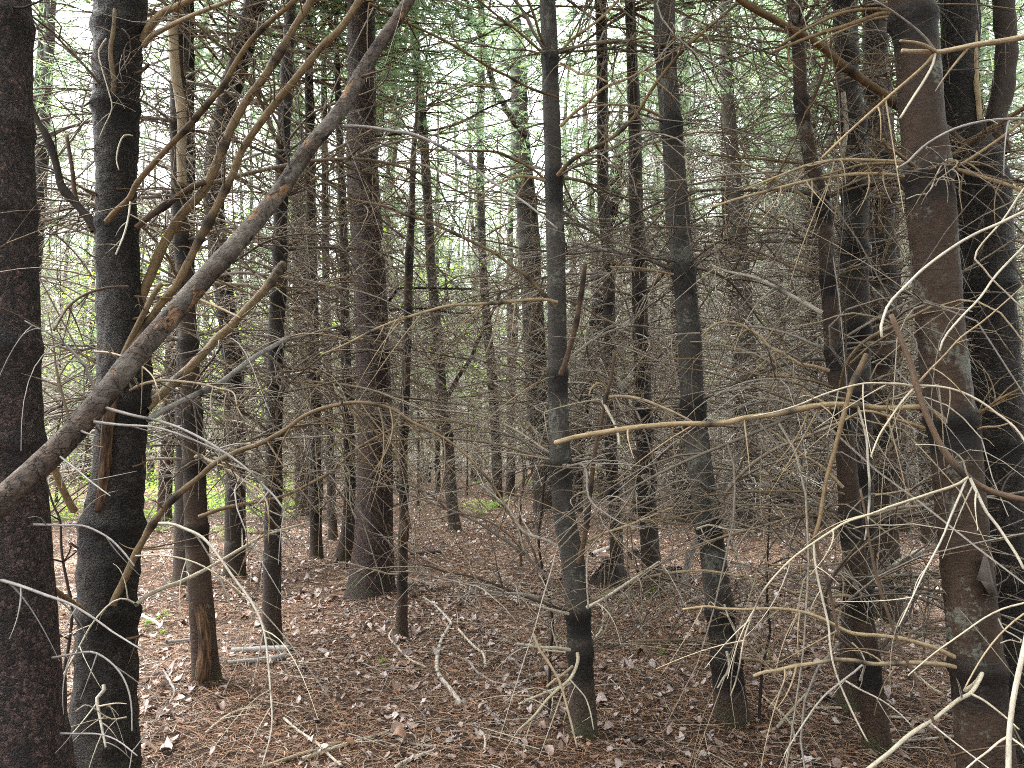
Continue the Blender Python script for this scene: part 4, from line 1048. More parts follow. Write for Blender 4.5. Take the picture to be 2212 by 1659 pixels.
limbo('f', [(1850, 1435), (1780, 1480), (1600, 1540), (1450, 1590), (1290, 1642), (1260, 1659), (1160, 1690), (1050, 1728), (960, 1785), (860, 1850), (710, 1960), (560, 2118), (500, 2210), (460, 2300), (420, 2410), (390, 2510), (372, 2630), (350, 2740), (310, 2850)], 2.0, 1.9, 6.2, 2.6, 'bone', twigs=6, tl=0.2, nodes=2)
limbo('f', [(1840, 1440), (1800, 1540), (1740, 1680), (1690, 1810), (1630, 1930), (1560, 2060), (1480, 2230), (1400, 2400)], 2.0, 1.9, 5.3, 2.6, 'bone', twigs=3, tl=0.15)
limbo('f', [(1860, 1440), (1910, 1540), (1970, 1660), (2040, 1750), (2100, 1840), (2160, 1930), (2212, 2030)], 2.0, 1.9, 7.0, 5.3, 'bone', twigs=2, tl=0.15)
limbo('f', [(1850, 1430), (1830, 1380), (1820, 1330), (1760, 1270), (1690, 1240), (1620, 1225), (1510, 1222)], 2.0, 1.95, 3.5, 2.2, 'bone')
limbo('f', [(3280, -900), (2800, -560), (2500, -420), (2212, -290), (2050, -210), (1930, -160), (1800, -90), (1660, 5), (1540, 100), (1440, 200), (1370, 270), (1330, 320), (1300, 400), (1280, 500), (1290, 525)], 1.95, 1.75, 7.0, 6.2, 'bone', 'limb', twigs=2, tl=0.15, label='curved bleached branch hooking down in front of the trunks')
limbo('f', [(3280, -1100), (2800, -620), (2500, -380), (2300, -160), (2188, -40), (2080, 70), (2010, 150), (1950, 240), (1900, 300), (1830, 370), (1740, 470), (1690, 540), (1665, 615)], 1.95, 1.8, 6.2, 4.4, 'bone', twigs=2, tl=0.15)
limbo('f', [(3280, -200), (2900, -600), (2500, -640), (2250, -480), (2080, -240), (1890, 0), (1950, 80), (2010, 155), (2100, 240), (2200, 340)], 1.95, 1.85, 5.3, 3.5, 'bone')
limbo('c', [(3250, 60), (2900, 100), (2500, 180), (2212, 240), (2050, 270), (1900, 290), (1780, 315), (1640, 340), (1560, 335), (1500, 335), (1420, 330)], 1.95, 1.9, 17, 10, 'tan', 'limb', twigs=2, tl=0.15, nodes=2, sides=10, label='pale tan branch pointing left at the top right edge')
limbo('c', [(1640, 335), (1570, 295), (1500, 275), (1410, 265)], 1.9, 1.85, 9, 6, 'tan')
limbo('c', [(1635, 350), (1620, 420), (1560, 530), (1500, 620), (1450, 700), (1410, 765)], 1.9, 1.85, 6.2, 5.3, 'bone')
limbo('c', [(1620, 360), (1560, 430), (1400, 570), (1250, 700), (1050, 880), (900, 1025)], 1.9, 1.9, 7, 5, 'tan', twigs=2, tl=0.15)
limbo('c', [(1640, 330), (1560, 230), (1440, 130), (1340, 60), (1240, 0)], 1.9, 1.85, 5, 4, 'grey')
limbo('c', [(3250, 900), (2800, 820), (2500, 790), (2212, 772), (2050, 775), (1900, 795), (1750, 840), (1600, 920), (1520, 985), (1470, 1040), (1410, 1080)], 1.95, 1.85, 8, 5, 'grey', twigs=2, tl=0.15)
limbo('i', [(3290, -350), (2700, 100), (2400, 400), (2270, 650), (2212, 880), (2180, 1030), (2150, 1170), (2130, 1300), (2115, 1450), (2112, 1600), (2110, 1780)], 1.9, 1.75, 11.4, 10.6, 'bone', 'limb', nodes=1, sides=10, label='bleached branch hanging down the right edge')
limbo('i', [(2112, 1455), (2050, 1490), (1980, 1550), (1900, 1610), (1820, 1680)], 1.78, 1.7, 5.3, 3.5, 'bone')
limbo('i', [(2115, 1455), (2180, 1500), (2260, 1560)], 1.78, 1.7, 5.3, 3.5, 'bone')
limbo('i', [(3290, 300), (2700, 420), (2400, 520), (2212, 590), (2080, 625), (1950, 690), (1850, 760), (1750, 830), (1650, 900), (1540, 990), (1460, 1060)], 1.95, 1.85, 6.2, 2.6, 'bone', twigs=2, tl=0.15)
limbo('i', [(3290, 380), (2700, 480), (2400, 560), (2212, 660), (2100, 750), (2000, 860), (1930, 960), (1860, 1080), (1820, 1160)], 1.95, 1.85, 6, 3, 'tan')
# hanging sticks caught in the branches of the front trunk of the pair
limb('pairf', 'f', [(1190, 640), (1160, 700), (1130, 770), (1100, 830), (1070, 930), (1040, 1040), (1000, 1200), (965, 1330), (930, 1450), (905, 1600), (885, 1720), (850, 1830)], 2.75, 2.6, 11.4, 7.9, 'gold', 'hung_stick', nodes=2, sides=9, label='golden brown stick hanging down in front of the pair')
limb('pairf', 'i', [(865, 190), (880, 260), (920, 370), (940, 440), (970, 600), (1000, 740), (1020, 830)], 2.62, 2.6, 8, 5, 'brown', nodes=1)
limb('pairf', 'i', [(850, 195), (855, 300), (880, 450), (915, 600), (945, 730), (955, 860), (975, 980), (1010, 1090), (1060, 1210), (1120, 1340), (1200, 1490)], 2.62, 2.5, 5.3, 3.5, 'bone', twigs=2, tl=0.12)
limb('pairf', 'f', [(1135, 975), (1160, 1060), (1190, 1180), (1200, 1320), (1212, 1500), (1205, 1660), (1195, 1760), (1180, 1840)], 2.75, 2.65, 5.3, 4.4, 'bone', nodes=1)
limb('pairf', 'i', [(1150, 1090), (1060, 1110), (1050, 1130), ][0:1]+[(1180, 985), (1120, 1030), (1030, 1100), (930, 1180), (860, 1260), (790, 1360), (720, 1470), (660, 1570)], 3.3, 2.7, 5.3, 2.6, 'bone', twigs=3, tl=0.15)
limb('pairf', 'i', [(1040, 1085), (1150, 1150), (1290, 1220), (1400, 1300), (1480, 1380)], 3.3, 3.0, 4.4, 2.2, 'bone', twigs=2, tl=0.15)

# ------------------------------------------------------------------ thin upright saplings and a hanging vine
def sapling(label, reg, pts, d, w0, w1, mat, cat='sapling', name='sapling', twigs=6, tl=0.3):
    q = conv(reg, pts)
    W = [P(u, v, d) for u, v in q]
    zb = float(gz(W[0][0], d))
    if W[0][2] > zb: W[0][2] = zb-0.03
    g = np.array([W[0][0], d, zb])
    mb = MB()
    n = 40
    C = catmull(np.array(W)-g, n)
    R = np.linspace(w0, w1, n)/2/F*d
    tube(mb, C, R, 7)
    me = mb.mesh('stem', M[mat])
    root = empty(name, g); tag(root, label, cat)
    obj('stem', me, root)
    Tn, N, B = frames(C)
    for k in range(twigs):
        i = RNG.integers(8, n)
        e = RNG.normal(0, 1, 3); e -= Tn[i]*np.dot(e, Tn[i]); e /= np.linalg.norm(e)
        l = tl*RNG.uniform(0.4, 1.3); s = np.linspace(0, 1, 7)[:, None]
        Cs = (Tn[i]*0.5+e)*l*s+np.array([RNG.normal(0, .2), RNG.normal(0, .2), RNG.normal(-0.1, 0.2)])*l*s**2
        m2 = MB(); tube(m2, Cs, min(R[i]*0.6, 0.004)*(1-s[:, 0])+0.0008, 4)
        obj('twig', m2.mesh('twig', M[mat]), root, C[i])


sapling('thin dark upright sapling just right of the smooth slanting trunk', 'i', [(490, 1300), (505, 1150), (520, 1000), (545, 880), (568, 760), (550, 650), (548, 500), (550, 330), (556, 150), (565, -20), (575, -160)], 4.35, 7, 3, 'dark')
sapling('long thin reddish sapling slanting past the foot of the lichened right trunk', 'i', [(1790, 1790), (1760, 1660), (1690, 1500), (1600, 1300), (1520, 1110), (1470, 1000), (1430, 920), (1380, 800), (1335, 670), (1290, 540), (1245, 370), (1210, 190), (1190, 50), (1150, -150)], 2.6, 9, 5, 'brown', twigs=4)
sapling('limp black vine stem dangling beside the lichen-spotted centre trunk', 'h', [(1345, 960), (1355, 900), (1370, 780), (1362, 650), (1345, 540), (1320, 450), (1300, 350), (1285, 260), (1278, 170), (1290, 60), (1300, -20), (1310, -150), (1330, -260)], 4.4, 7, 5, 'dark', 'vine', 'vine', 3)
sapling('thin leafless brown sapling between the vine and the open path', 'h', [(1165, 190), (1160, 60), (1165, -80), (1185, -220), (1160, -420)], 9.5, 7, 3, 'brown', twigs=8, tl=0.5)
sapling('thin dark forked sapling left of the thick dark trunk', 'g', [(440, 1330), (420, 1000), (440, 900), (465, 700), (465, 600), (440, 480), (410, 330), (395, 200), (390, 60), (340, -60), (300, -200)], 3.9, 9, 4, 'dark', twigs=9, tl=0.4)
sapling('pale leaning dead pole crossing behind the smooth slanting trunk', 'i', [(0, 385), (40, 290), (90, 195), (180, 20), (240, -90), (330, -320), (440, -500), (560, -700), (700, -900)], 8.2, 17, 8, 'grey', 'dead pole', 'dead_pole', 6, 0.5)

# ------------------------------------------------------------------ random further trees
placed = [(t['g'][0], t['g'][1]) for t in TREES.values()]
ANCH = sorted([h for h in HERO_U if 0 < h[0] < 2212])
far_specs = []


def free(x, y, r):
    return all((x-a)**2+(y-b)**2 > r*r for a, b in placed)


def far_tangle(rng, H):
    """all the dead twigs of one distant trunk"""
    mb = MB()
    z = 0.9
    while z < H:
        for b in range(rng.integers(4, 7)):
            az = rng.uniform(0, 6.28); L = rng.uniform(0.8, 2.5)
            d = np.array([math.cos(az), math.sin(az), 0]); lat = np.array([-d[1], d[0], 0])
            s = np.linspace(0, 1, 6)[:, None]
            rise = rng.uniform(-0.05, 0.45); dr = rng.uniform(0.1, 0.5)
            C = np.array([0, 0, z])+d*L*s+np.array([0, 0, 1.0])*L*(rise*s-dr*s**2)+lat*rng.normal(0, 0.1)*L*s**2
            tube(mb, C, 0.012*(1-s[:, 0])+0.003, 3, cap=False)
            for k in range(rng.integers(6, 11)):
                i = rng.integers(1, 6)
                dv = d*rng.uniform(0.0, 0.9)+lat*rng.choice([-1, 1])*rng.uniform(0.3, 1)+np.array([0, 0, rng.normal(0.05, 0.5)])
                l = rng.uniform(0.3, 0.95)
                s3 = np.linspace(0, 1, 4)[:, None]
                C3 = C[i]+dv*l*s3+np.array([0, 0, rng.normal(-0.25, 0.3)])*l*s3**2
                tube(mb, C3, 0.0040*(1-s3[:, 0])+0.0024, 3, cap=False)
        z += rng.uniform(0.26, 0.42)
    return mb.mesh('dead_branches', M['wood_far'])


TANGLE = [far_tangle(RNG, h) for h in (6.5, 8.0, 8.5, 9.5, 7.5)]
FARTR = []
for q in range(5):
    Hh = 15.0
    C = np.array([[0, 0, -0.15], [0, 0, 0], [RNG.normal(0, .06), 0, 3], [RNG.normal(0, .12), RNG.normal(0, .12), 7], [RNG.normal(0, .2), 0, 11], [RNG.normal(0, .25), 0, Hh]])
    me, pth = trunk_mesh(C, np.array([0.125, 0.12, 0.105, 0.085, 0.055, 0.012]), M[['pine', 'pine', 'pine_dark', 'pine_brown', 'pine_pale'][q]], list(np.arange(1, 10, 0.42)), 10, 0.16, 0.35, 0.8, 0.03)
    FARTR.append(me)

tries = 0
while len(far_specs) < 135 and tries < 6000:
    tries += 1
    d = 10.5+30*random.random()**0.9
    u = random.uniform(-120, 2330)
    x = (u-1106)/F*d
    if not free(x, d, 0.9 if d < 20 else 1.15): continue
    if 860 < u < 1185 and d < 21: continue
    if 60 < u < 600 and d < 46 and random.random() < (0.9 if d < 30 else 0.75): continue        # the light gap on the left
    if 560 < u < 860 and d < 18 and random.random() < 0.6: continue
    if d < 14 and random.random() < 0.55: continue
    if d < 12.5 and u < 1000: continue
    if u < 900 and d > 20 and random.random() < 0.35: continue
    placed.append((x, d))
    far_specs.append((u, d, x))

for k in range(16):                       # well lit pines on the far side of the light gap
    for _ in range(60):
        u = random.uniform(55, 640); d = random.uniform(31, 42); x = (u-1106)/F*d
        if free(x, d, 1.3): break
    placed.append((x, d)); far_specs.append((u, d, x))
gap = {}
for u, d, x in sorted(far_specs):
    l = [h for h in ANCH if h[0] <= u]; r = [h for h in ANCH if h[0] > u]
    key = (l[-1][1] if l else None, r[0][1] if r else None)
    gap.setdefault(key, []).append((u, d, x))
ORD = ['first', 'second', 'third', 'fourth', 'fifth', 'sixth', 'seventh', 'eighth', 'ninth', 'tenth', 'eleventh', 'twelfth', 'thirteenth', 'fourteenth', 'fifteenth', 'sixteenth', 'seventeenth', 'eighteenth', 'nineteenth', 'twentieth', 'twenty-first', 'twenty-second']
for (l, r), items in gap.items():
    for i, (u, d, x) in enumerate(items):
        g = np.array([x, d, float(gz(x, d))])
        o_ = ORD[min(i, len(ORD)-1)]+' far trunk' if len(items) > 1 else 'only far trunk'
        if l and r: lab = f'{o_} right of the {l}, before the {r}' if len(items) > 1 else f'only far trunk between the {l} and the {r}'
        elif r: lab = f'{o_} from the left at the left edge, before the {r}'
        else: lab = f'{o_} rightward beyond the {l}'
        root = empty('pine_tree', g); tag(root, lab, 'tree', 'pine trees standing further back')
        k = random.uniform(0.75, 1.35)
        q = random.randrange(5)
        rz = random.uniform(0, 6.28)
        t = obj('trunk', FARTR[q], root); t.scale = (k, k, 0.9+0.25*k*0.5); t.rotation_euler = (random.uniform(-0.035, 0.035), random.uniform(-0.035, 0.035), rz)
        b = obj('dead_branches', random.choice(TANGLE), root); b.scale = (random.uniform(0.8, 1.15),)*2+(random.uniform(0.85, 1.1),); b.rotation_euler = (0, 0, random.uniform(0, 6.28)); b['kind'] = 'stuff'
        if d > 31 and u < 640: b.scale = (0.6, 0.6, 0.7)
        bright = u < 620 or d > 30
        zc = (random.uniform(0.8, 3.0) if u < 640 and d > 30 else random.uniform(2.0, 4.5) if u < 620 else random.uniform(3.0, 6.0)) if d > 22 else random.uniform(5.5, 7.5)
        if 1450 < u < 1800 and d < 34: zc += 1.2
        cm = random.choice(PINE)
        kk = random.uniform(0.75, 1.1) if d < 31 or u > 640 else random.uniform(1.2, 1.6)
        c = obj('crown', cm, root, (0, 0, zc)); c.scale = (kk, kk, kk*1.1); c.rotation_euler = (0, 0, random.uniform(0, 6.28))

def distant_wood():
    mb = MB(); wd = MB()
    for k in range(210):
        y = RNG.uniform(43, 66); x = RNG.uniform(-0.92, 0.92)*y
        z = float(gz(x, y)); h = RNG.uniform(11, 16)
        tube(wd, np.array([[x, y, z-.2], [x+RNG.normal(0, .2), y, z+h*.5], [x+RNG.normal(0, .4), y, z+h]]), np.array([0.17, 0.13, 0.03]), 6)
        n = 270
        zc = RNG.uniform(0.2, h, n)
        rr = 2.4*(1-0.75*zc/h)*np.sqrt(RNG.random(n)); az = RNG.uniform(0, 6.28, n)
        for i in range(n):
            needle_tuft(mb, np.array([x+rr[i]*math.cos(az[i]), y+rr[i]*math.sin(az[i]), z+zc[i]]), np.array([math.cos(az[i]), math.sin(az[i]), 0.3]), RNG, 6, 0.36, 0.07)
    o = obj('distant_wood', two_mat_mesh('distant_wood', mb, M['pinegreen'], wd, M['pine']))
    tag(o, 'far mass of pale green pines closing off the view behind all the trunks', 'woods', kind='stuff')


distant_wood()

def wood_behind():
    """the same wood goes on behind and beside the camera: its crowns keep the light off"""
    mb = MB(); wd = MB()
    n_ = 0
    while n_ < 46:
        a = RNG.uniform(0, 6.28); r = RNG.uniform(3.2, 19)
        x, y = r*math.cos(a), r*math.sin(a)
        if y > 1.0 and abs(x) < 0.75*y+2.2: continue
        n_ += 1
        z = float(gz(x, y)); h = RNG.uniform(10, 13)
        tube(wd, np.array([[x, y, z-.2], [x+RNG.normal(0, .1), y, z+h*.5], [x+RNG.normal(0, .3), y, z+h]]), np.array([0.11, 0.08, 0.02]), 8)
        n = 170
        zc = RNG.uniform(3.5, h, n); rr = 2.3*(1-0.6*zc/h)*np.sqrt(RNG.random(n)); az = RNG.uniform(0, 6.28, n)
        for i in range(n):
            needle_tuft(mb, np.array([x+rr[i]*math.cos(az[i]), y+rr[i]*math.sin(az[i]), z+zc[i]]), np.array([math.cos(az[i]), math.sin(az[i]), 0.3]), RNG, 7, 0.28, 0.03)
    o = obj('surrounding_wood', two_mat_mesh('surrounding_wood', mb, M['pinegreen'], wd, M['pine']))
    tag(o, 'rest of the pine wood around and behind the viewpoint', 'woods', kind='stuff')


wood_behind()

# young broadleaved trees glowing green between the pines
YL = [(95, 24, 'behind the left edge trunk'), (330, 26, 'behind the golden slanting limbs'), (560, 22, 'left of the slim trunk with logs'), (660, 25, 'over the shaggy hidden trunk'),
      (905, 19, 'behind the thin stripped stem'), (1010, 24, 'over the trunk among the ferns'), (1130, 27, 'above the broad trunk behind centre'), (1420, 30, 'left of the smooth slanting trunk'), (1560, 27, 'right of the smooth slanting trunk'),
      (2010, 20, 'at the top behind the lichened right trunk'), (2190, 18, 'behind the forked right edge trunk'), (180, 33, 'in the light gap left of the thick dark trunk'), (760, 31, 'high behind the big red trunk'), (1680, 33, 'deep behind the crooked front pair trunk')]
YL += [(130, 19, 'low in the light gap right of the left edge trunk'), (700, 20, 'behind the slender grey trunk'), (960, 29, 'high above the slim path-head trunk'), (840, 25, 'right behind the big red trunk'),
       (1240, 21, 'between the lichen-spotted centre trunk and the thin trunk'), (1490, 22, 'over the shoulder of the smooth slanting trunk'), (1630, 24, 'left of the crooked front pair trunk'), (420, 21, 'behind the hollow-based trunk')]
YL += [(100, 29, 'deep in the light gap behind the left edge trunk'), (230, 23, 'low behind the thick dark forked trunk'), (380, 30, 'deep behind the hollow-based trunk'), (520, 29, 'deep behind the leaning dark trunk'), (610, 33, 'deep behind the slim trunk with logs')]
for i, (u, d, where) in enumerate(YL):
    x = (u-1106)/F*d
    g = np.array([x, d, float(gz(x, d))])
    root = empty('young_maple', g); tag(root, 'bright green young broadleaf tree '+where, 'tree', 'young broadleaf trees')
    zc = random.uniform(2.2, 4.2) if i % 3 else random.uniform(0.9, 1.8)
    C = np.array([[0, 0, -.1], [0, 0, 1], [random.uniform(-.2, .2), 0, zc], [random.uniform(-.4, .4), .1, zc+3]])
    mb = MB(); tube(mb, catmull(C, 24), np.linspace(0.04, 0.008, 24), 6)
    for k in range(9):
        az = random.uniform(0, 6.28); s = np.linspace(0, 1, 6)[:, None]; z = zc+random.uniform(-0.6, 2.2)
        cx = np.interp(z, C[:, 2], C[:, 0])
        tube(mb, np.array([cx, 0, z])+np.array([math.cos(az), math.sin(az), 0.45])*1.3*s, 0.012*(1-s[:, 0])+.002, 4, cap=False)
    obj('trunk', mb.mesh('trunk', M['pine']), root)
    c = obj('foliage', random.choice(LEAFC), root, (0, 0, zc-0.3)); c.rotation_euler = (0, 0, random.uniform(0, 6.28)); c.scale = (random.uniform(0.9, 1.3),)*3

# ------------------------------------------------------------------ ferns and seedlings
def fern_mesh(rng, R, nfr):
    mb = MB()
    for k in range(nfr):
        az = 6.28*k/nfr+rng.uniform(-0.3, 0.3)
        d = np.array([math.cos(az), math.sin(az), 0]); lat = np.array([-d[1], d[0], 0])
        s = np.linspace(0, 1, 14)
        h = R*rng.uniform(0.6, 1.0)
        C = d[None]*(R*s)[:, None]*rng.uniform(0.75, 1.1)+np.array([0, 0, 1.0])[None]*(h*(1.6*s-1.2*s**2))[:, None]
        tube(mb, C, 0.004*(1-s)+0.001, 3, cap=False)
        for i in range(2, 14):
            w = R*0.30*math.sin(math.pi*min(1, (s[i]*0.92+0.06)))**0.8
            for sg in (-1, 1):
                p = C[i]; tp = p+lat*sg*w+d*w*0.35+np.array([0, 0, -0.15*w+rng.normal(0, .02)])
                a = p+d*R*0.035; b = p-d*R*0.02
                m_ = (p+tp)/2
                mb.add(np.array([b, m_-d*R*0.02, tp, m_+d*R*0.03]), [(0, 1, 2, 3)])
    return mb.mesh('fern', M['fern'], False)


FERN = [fern_mesh(RNG, R, n) for R, n in ((0.45, 7), (0.55, 8), (0.38, 6), (0.5, 9))]
FS = [(1000, 1030, 'left of the trunk among the ferns'), (1030, 1022, 'close against the trunk among the ferns'), (1045, 1046, 'just in front of the trunk among the ferns'), (1062, 1102, 'lowest on the path by the trunk among the ferns'), (1040, 1112, 'smallest by the path, left of the lowest fern'),
      (1110, 1040, 'right of the trunk among the ferns'), (1150, 1046, 'beside the broad trunk behind centre'), (480, 1092, 'at the foot of the leaning dark trunk, left side'), (540, 1062, 'right of the leaning dark trunk'),
      (500, 1166, 'in front of the leaning dark trunk'), (590, 1080, 'behind the slim trunk with logs'), (345, 1150, 'behind the thick dark forked trunk, right side'), (620, 1100, 'between the logs trunk and the shaggy hidden trunk'), (1300, 1040, 'beyond the thin root-hump trunk'), (1275, 1080, 'left of the thin root-hump trunk')]
for u, v, where in FS:
    g = ground_hit(u, v)
    o = obj('fern', random.choice(FERN), None, g)
    k = random.uniform(0.85, 1.3); o.scale = (k, k, k); o.rotation_euler = (0, 0, random.uniform(0, 6.28))
    tag(o, 'bright green fern '+where, 'fern', 'ferns on the forest floor')


def seedling_mesh(rng, n, R):
    mb = MB()
    tube(mb, np.array([[0, 0, 0], [0.005, 0, R*0.5], [0, 0.008, R]]), np.array([0.0025, 0.002, 0.001]), 4)
    for k in range(n):
        az = rng.uniform(0, 6.28); d = np.array([math.cos(az), math.sin(az), rng.uniform(-0.1, 0.3)]); lat = np.array([-math.sin(az), math.cos(az), 0])
        p = np.array([0, 0, R*rng.uniform(0.6, 1.0)]); l = R*rng.uniform(0.5, 0.9)
        mb.add(np.array([p+d*l*0.2, p+d*l*0.6+lat*l*0.3, p+d*l*1.15-np.array([0, 0, l*0.15]), p+d*l*0.6-lat*l*0.3]), [(0, 1, 2, 3)])
    return mb.mesh('seedling', M['fern'], False)


for u, v, R, n, where in [(1404, 1290, 0.10, 8, 'at the foot of the dark sprig-footed trunk'), (1424, 1280, 0.08, 6, 'right of the foot of the dark sprig-footed trunk'), (325, 1362, 0.10, 7, 'left of the hollow-based trunk'), (350, 1352, 0.12, 8, 'close left of the hollow-based trunk'),
                          (342, 1385, 0.09, 7, 'below its twin left of the hollow-based trunk'), (1660, 1430, 0.06, 5, 'right of the thin dark upright sapling'), (1424, 1427, 0.07, 5, 'on open litter left of the smooth slanting trunk'), (824, 1440, 0.06, 5, 'below the foot of the thin stripped stem'),
                          (600, 1236, 0.10, 6, 'right of the slim trunk with logs'), (1215, 1395, 0.06, 4, 'beside the foot of the lichen-spotted centre trunk')]:
    g = ground_hit(u, v)
    o = obj('seedling', seedling_mesh(RNG, n, R), None, g)
    tag(o, 'tiny green seedling '+where, 'seedling', 'green seedlings in the litter')


def undergrowth():
    mb = MB()
    n = 26000
    u = RNG.uniform(40, 640, n); d = 15.5+RNG.random(n)**1.4*24
    x = (u-1106)/F*d
    pat = np.sin(1.3*x+0.5)*np.cos(0.9*d)+0.6*np.sin(2.7*x-1.9*d)
    keep = (pat > 0.1)
    x = x[keep]; d = d[keep]; n = len(x)
    tall = np.clip(0.25+0.55*(np.sin(2.9*x+1)*np.sin(1.7*d)+0.6*np.sin(5.3*x-2.1*d)), 0.12, 1.3)
    p = np.stack([x+RNG.normal(0, 0.1, n), d, gz(x, d)+0.03+tall*RNG.random(n)**1.3], -1)
    yaw = RNG.uniform(0, 6.28, n); s = RNG.uniform(0.03, 0.085, n)[:, None]
    a = np.stack([np.cos(yaw), np.sin(yaw), RNG.normal(-0.1, 0.35, n)], -1); b = np.stack([-np.sin(yaw), np.cos(yaw), RNG.normal(0, 0.35, n)], -1)
    V = np.stack([p, p+a*s*.5+b*s*.4, p+a*s*1.1, p+a*s*.5-b*s*.4], 1).reshape(-1, 3)
    mb.add(V, np.arange(4*n).reshape(n, 4))
    o = obj('undergrowth', mb.mesh('undergrowth', M['fern'], False, False))
    tag(o, 'bright green low plants covering the ground in the light gap at far left', 'undergrowth', kind='stuff')


undergrowth()

# ------------------------------------------------------------------ root humps
def root_hump(label, u, v, w, h, d_off=0.0):
    g = ground_hit(u, v); g[1] += d_off
    g[2] = float(gz(g[0], g[1]))
    mb = MB()
    sides, rings = 22, 7
    th = np.arange(sides)*2*math.pi/sides
    V = []
    for i in range(rings):
        t = i/(rings-1)
        rr = w*(1-t**1.6)**0.6*(1+0.18*np.sin(3*th+i*.3)+0.12*np.sin(7*th+1))+0.004
        V.append(np.stack([rr*np.cos(th), rr*np.sin(th)*0.8, np.full(sides, h*t-0.03)+0.02*np.sin(5*th+i)*t*(1-t)], -1))
    V = np.concatenate(V)
    i = np.arange(rings-1)[:, None]*sides; j = np.arange(sides)[None]; k = (j+1) % sides
    mb.add(V, np.stack([i+j, i+k, i+sides+k, i+sides+j], -1).reshape(-1, 4))
    root = empty('root_hump', g); tag(root, label, 'root hump', 'dark root humps')
    obj('soil', mb.mesh('soil', M['dark']), root)
    mr = MB()
    for q in range(34):
        az = RNG.uniform(0, 6.28); l = w*RNG.uniform(0.7, 1.25); s = np.linspace(0, 1, 8)[:, None]
        C = np.array([0, 0, h*RNG.uniform(0.7, 1.05)])+np.array([math.cos(az), math.sin(az)*0.8, 0])*l*s+np.array([0, 0, 1])*(0.05*s-(h+0.02)*s**2)+RNG.normal(0, 0.008, (8, 3))
        tube(mr, C, np.linspace(0.009, 0.003, 8)*RNG.uniform(0.4, 1.2), 4)
    obj('roots', mr.mesh('roots', M['dark']), root)['kind'] = 'stuff'


root_hump('dark shaggy root hump at the left foot of the thin root-hump trunk', 1318, 1262, 0.20, 0.27)
root_hump('low dark root hump right of the dark sprig-footed trunk', 1456, 1258, 0.20, 0.16)
root_hump('small dark root hump between the thin trunk and the sprig-footed trunk', 1368, 1208, 0.14, 0.12)

# ------------------------------------------------------------------ fallen sticks
def stick(label, reg, pts, w0, w1, mat, twigs=0, name='fallen_stick', cat='stick', lift=0.012, sides=7, nodes=0):
    q = conv(reg, pts)
    W = np.array([ground_hit(u, v) for u, v in q])
    W[:, 2] += lift
    d = W[:, 1]
    rad = np.linspace(w0, w1, len(W))/2/F*d
    g = W[0].copy()
    n = max(16, int(np.linalg.norm(np.diff(W, axis=0), axis=1).sum()/0.02))
    D = catmull(np.concatenate([W-g, rad[:, None]], 1), n)
    mb = MB()
    R = D[:, 3]*(1+0.07*np.convolve(RNG.normal(0, 1, n), [.25, .5, .25], 'same'))
    mk = np.zeros(n)
    for k in range(nodes):
        i = RNG.integers(2, n-2); e = np.exp(-((np.arange(n)-i)/1.2)**2); mk = np.maximum(mk, e); R = R*(1+0.2*e)
    tube(mb, D[:, :3], R, sides, mark=mk)
    Tn, N, B = frames(D[:, :3])
    for k in range(twigs):
        i = RNG.integers(2, n); e = np.array([RNG.normal(), RNG.normal(), 0.3]); dv = Tn[i]*0.6+e*0.6; l = RNG.uniform(0.08, 0.3)
        s = np.linspace(0, 1, 6)[:, None]
        tube(mb, D[i, :3]+dv*l*s+np.array([0, 0, -0.1])*l*s**2, min(R[i]*0.5, 0.003)*(1-s[:, 0])+0.0008, 4)
    o = obj(name, mb.mesh(name, M[mat]), None, g)
    tag(o, label, cat, 'fallen sticks on the litter')


stick('pale curved stick with dark rings lying on the open path left of centre', 'h', [(530, 560), (590, 600), (640, 645), (680, 690), (710, 730), (680, 780), (645, 845), (628, 920), (618, 1020), (640, 1080), (690, 1140), (735, 1200), (775, 1258)], 4, 11, 'bone', 1, nodes=6)
stick('long pale stick along the bottom edge pointing right with a fork', 'h', [(-260, 1620), (-100, 1565), (0, 1530), (150, 1488), (300, 1440), (390, 1410), (470, 1380)], 9, 5, 'bone', 3)
stick('thin pale stick forking off the long stick at the bottom', 'h', [(305, 1450), (370, 1485), (450, 1515), (540, 1530), (640, 1535)], 7, 5, 'grey', 1)
stick('short pale stick cut by the bottom edge left of centre', 'h', [(340, 1680), (440, 1620), (575, 1570)], 9, 7, 'bone')
stick('lichen-crusted grey twig curving across the litter left of the centre trunk', 'h', [(780, 960), (830, 985), (870, 1040), (920, 1075), (990, 1115), (1060, 1128), (1140, 1115), (1230, 1090), (1300, 1050)], 6, 4, 'grey', 5)
stick('short straight stick with a bright broken end on open litter', 'h', [(760, 770), (820, 840), (870, 890), (920, 930), (935, 1015)], 5, 6, 'bone', 1)
stick('thin curving twig right of the foot of the thin stripped stem', 'h', [(330, 770), (310, 820), (350, 870), (390, 915), (450, 970), (550, 1018)], 4, 5, 'bone', 3)
stick('pale short thick stick below the centre of the litter', 'h', [(935, 1270), (980, 1330), (1025, 1385)], 7, 8, 'grey')
stick('bent pale twig near the bottom centre', 'h', [(900, 1430), (930, 1480), (930, 1560)], 5, 6, 'bone')
stick('pale mossy log, nearer of the two at the foot of the slim trunk', 'g', [(1470, 1000), (1560, 990), (1700, 978), (1790, 965), (1850, 948)], 11, 14, 'grey', 1, 'fallen_log', 'log', 0.02, 9)
stick('grey peeling log, farther of the two at the foot of the slim trunk', 'g', [(1500, 915), (1620, 910), (1750, 905), (1870, 905)], 12, 15, 'grey', 0, 'fallen_log', 'log', 0.02, 9)
stick('thin log right behind the hollow-based trunk', 'g', [(880, 650), (940, 690), (1000, 720), (1045, 750)], 8, 8, 'bone', 1)
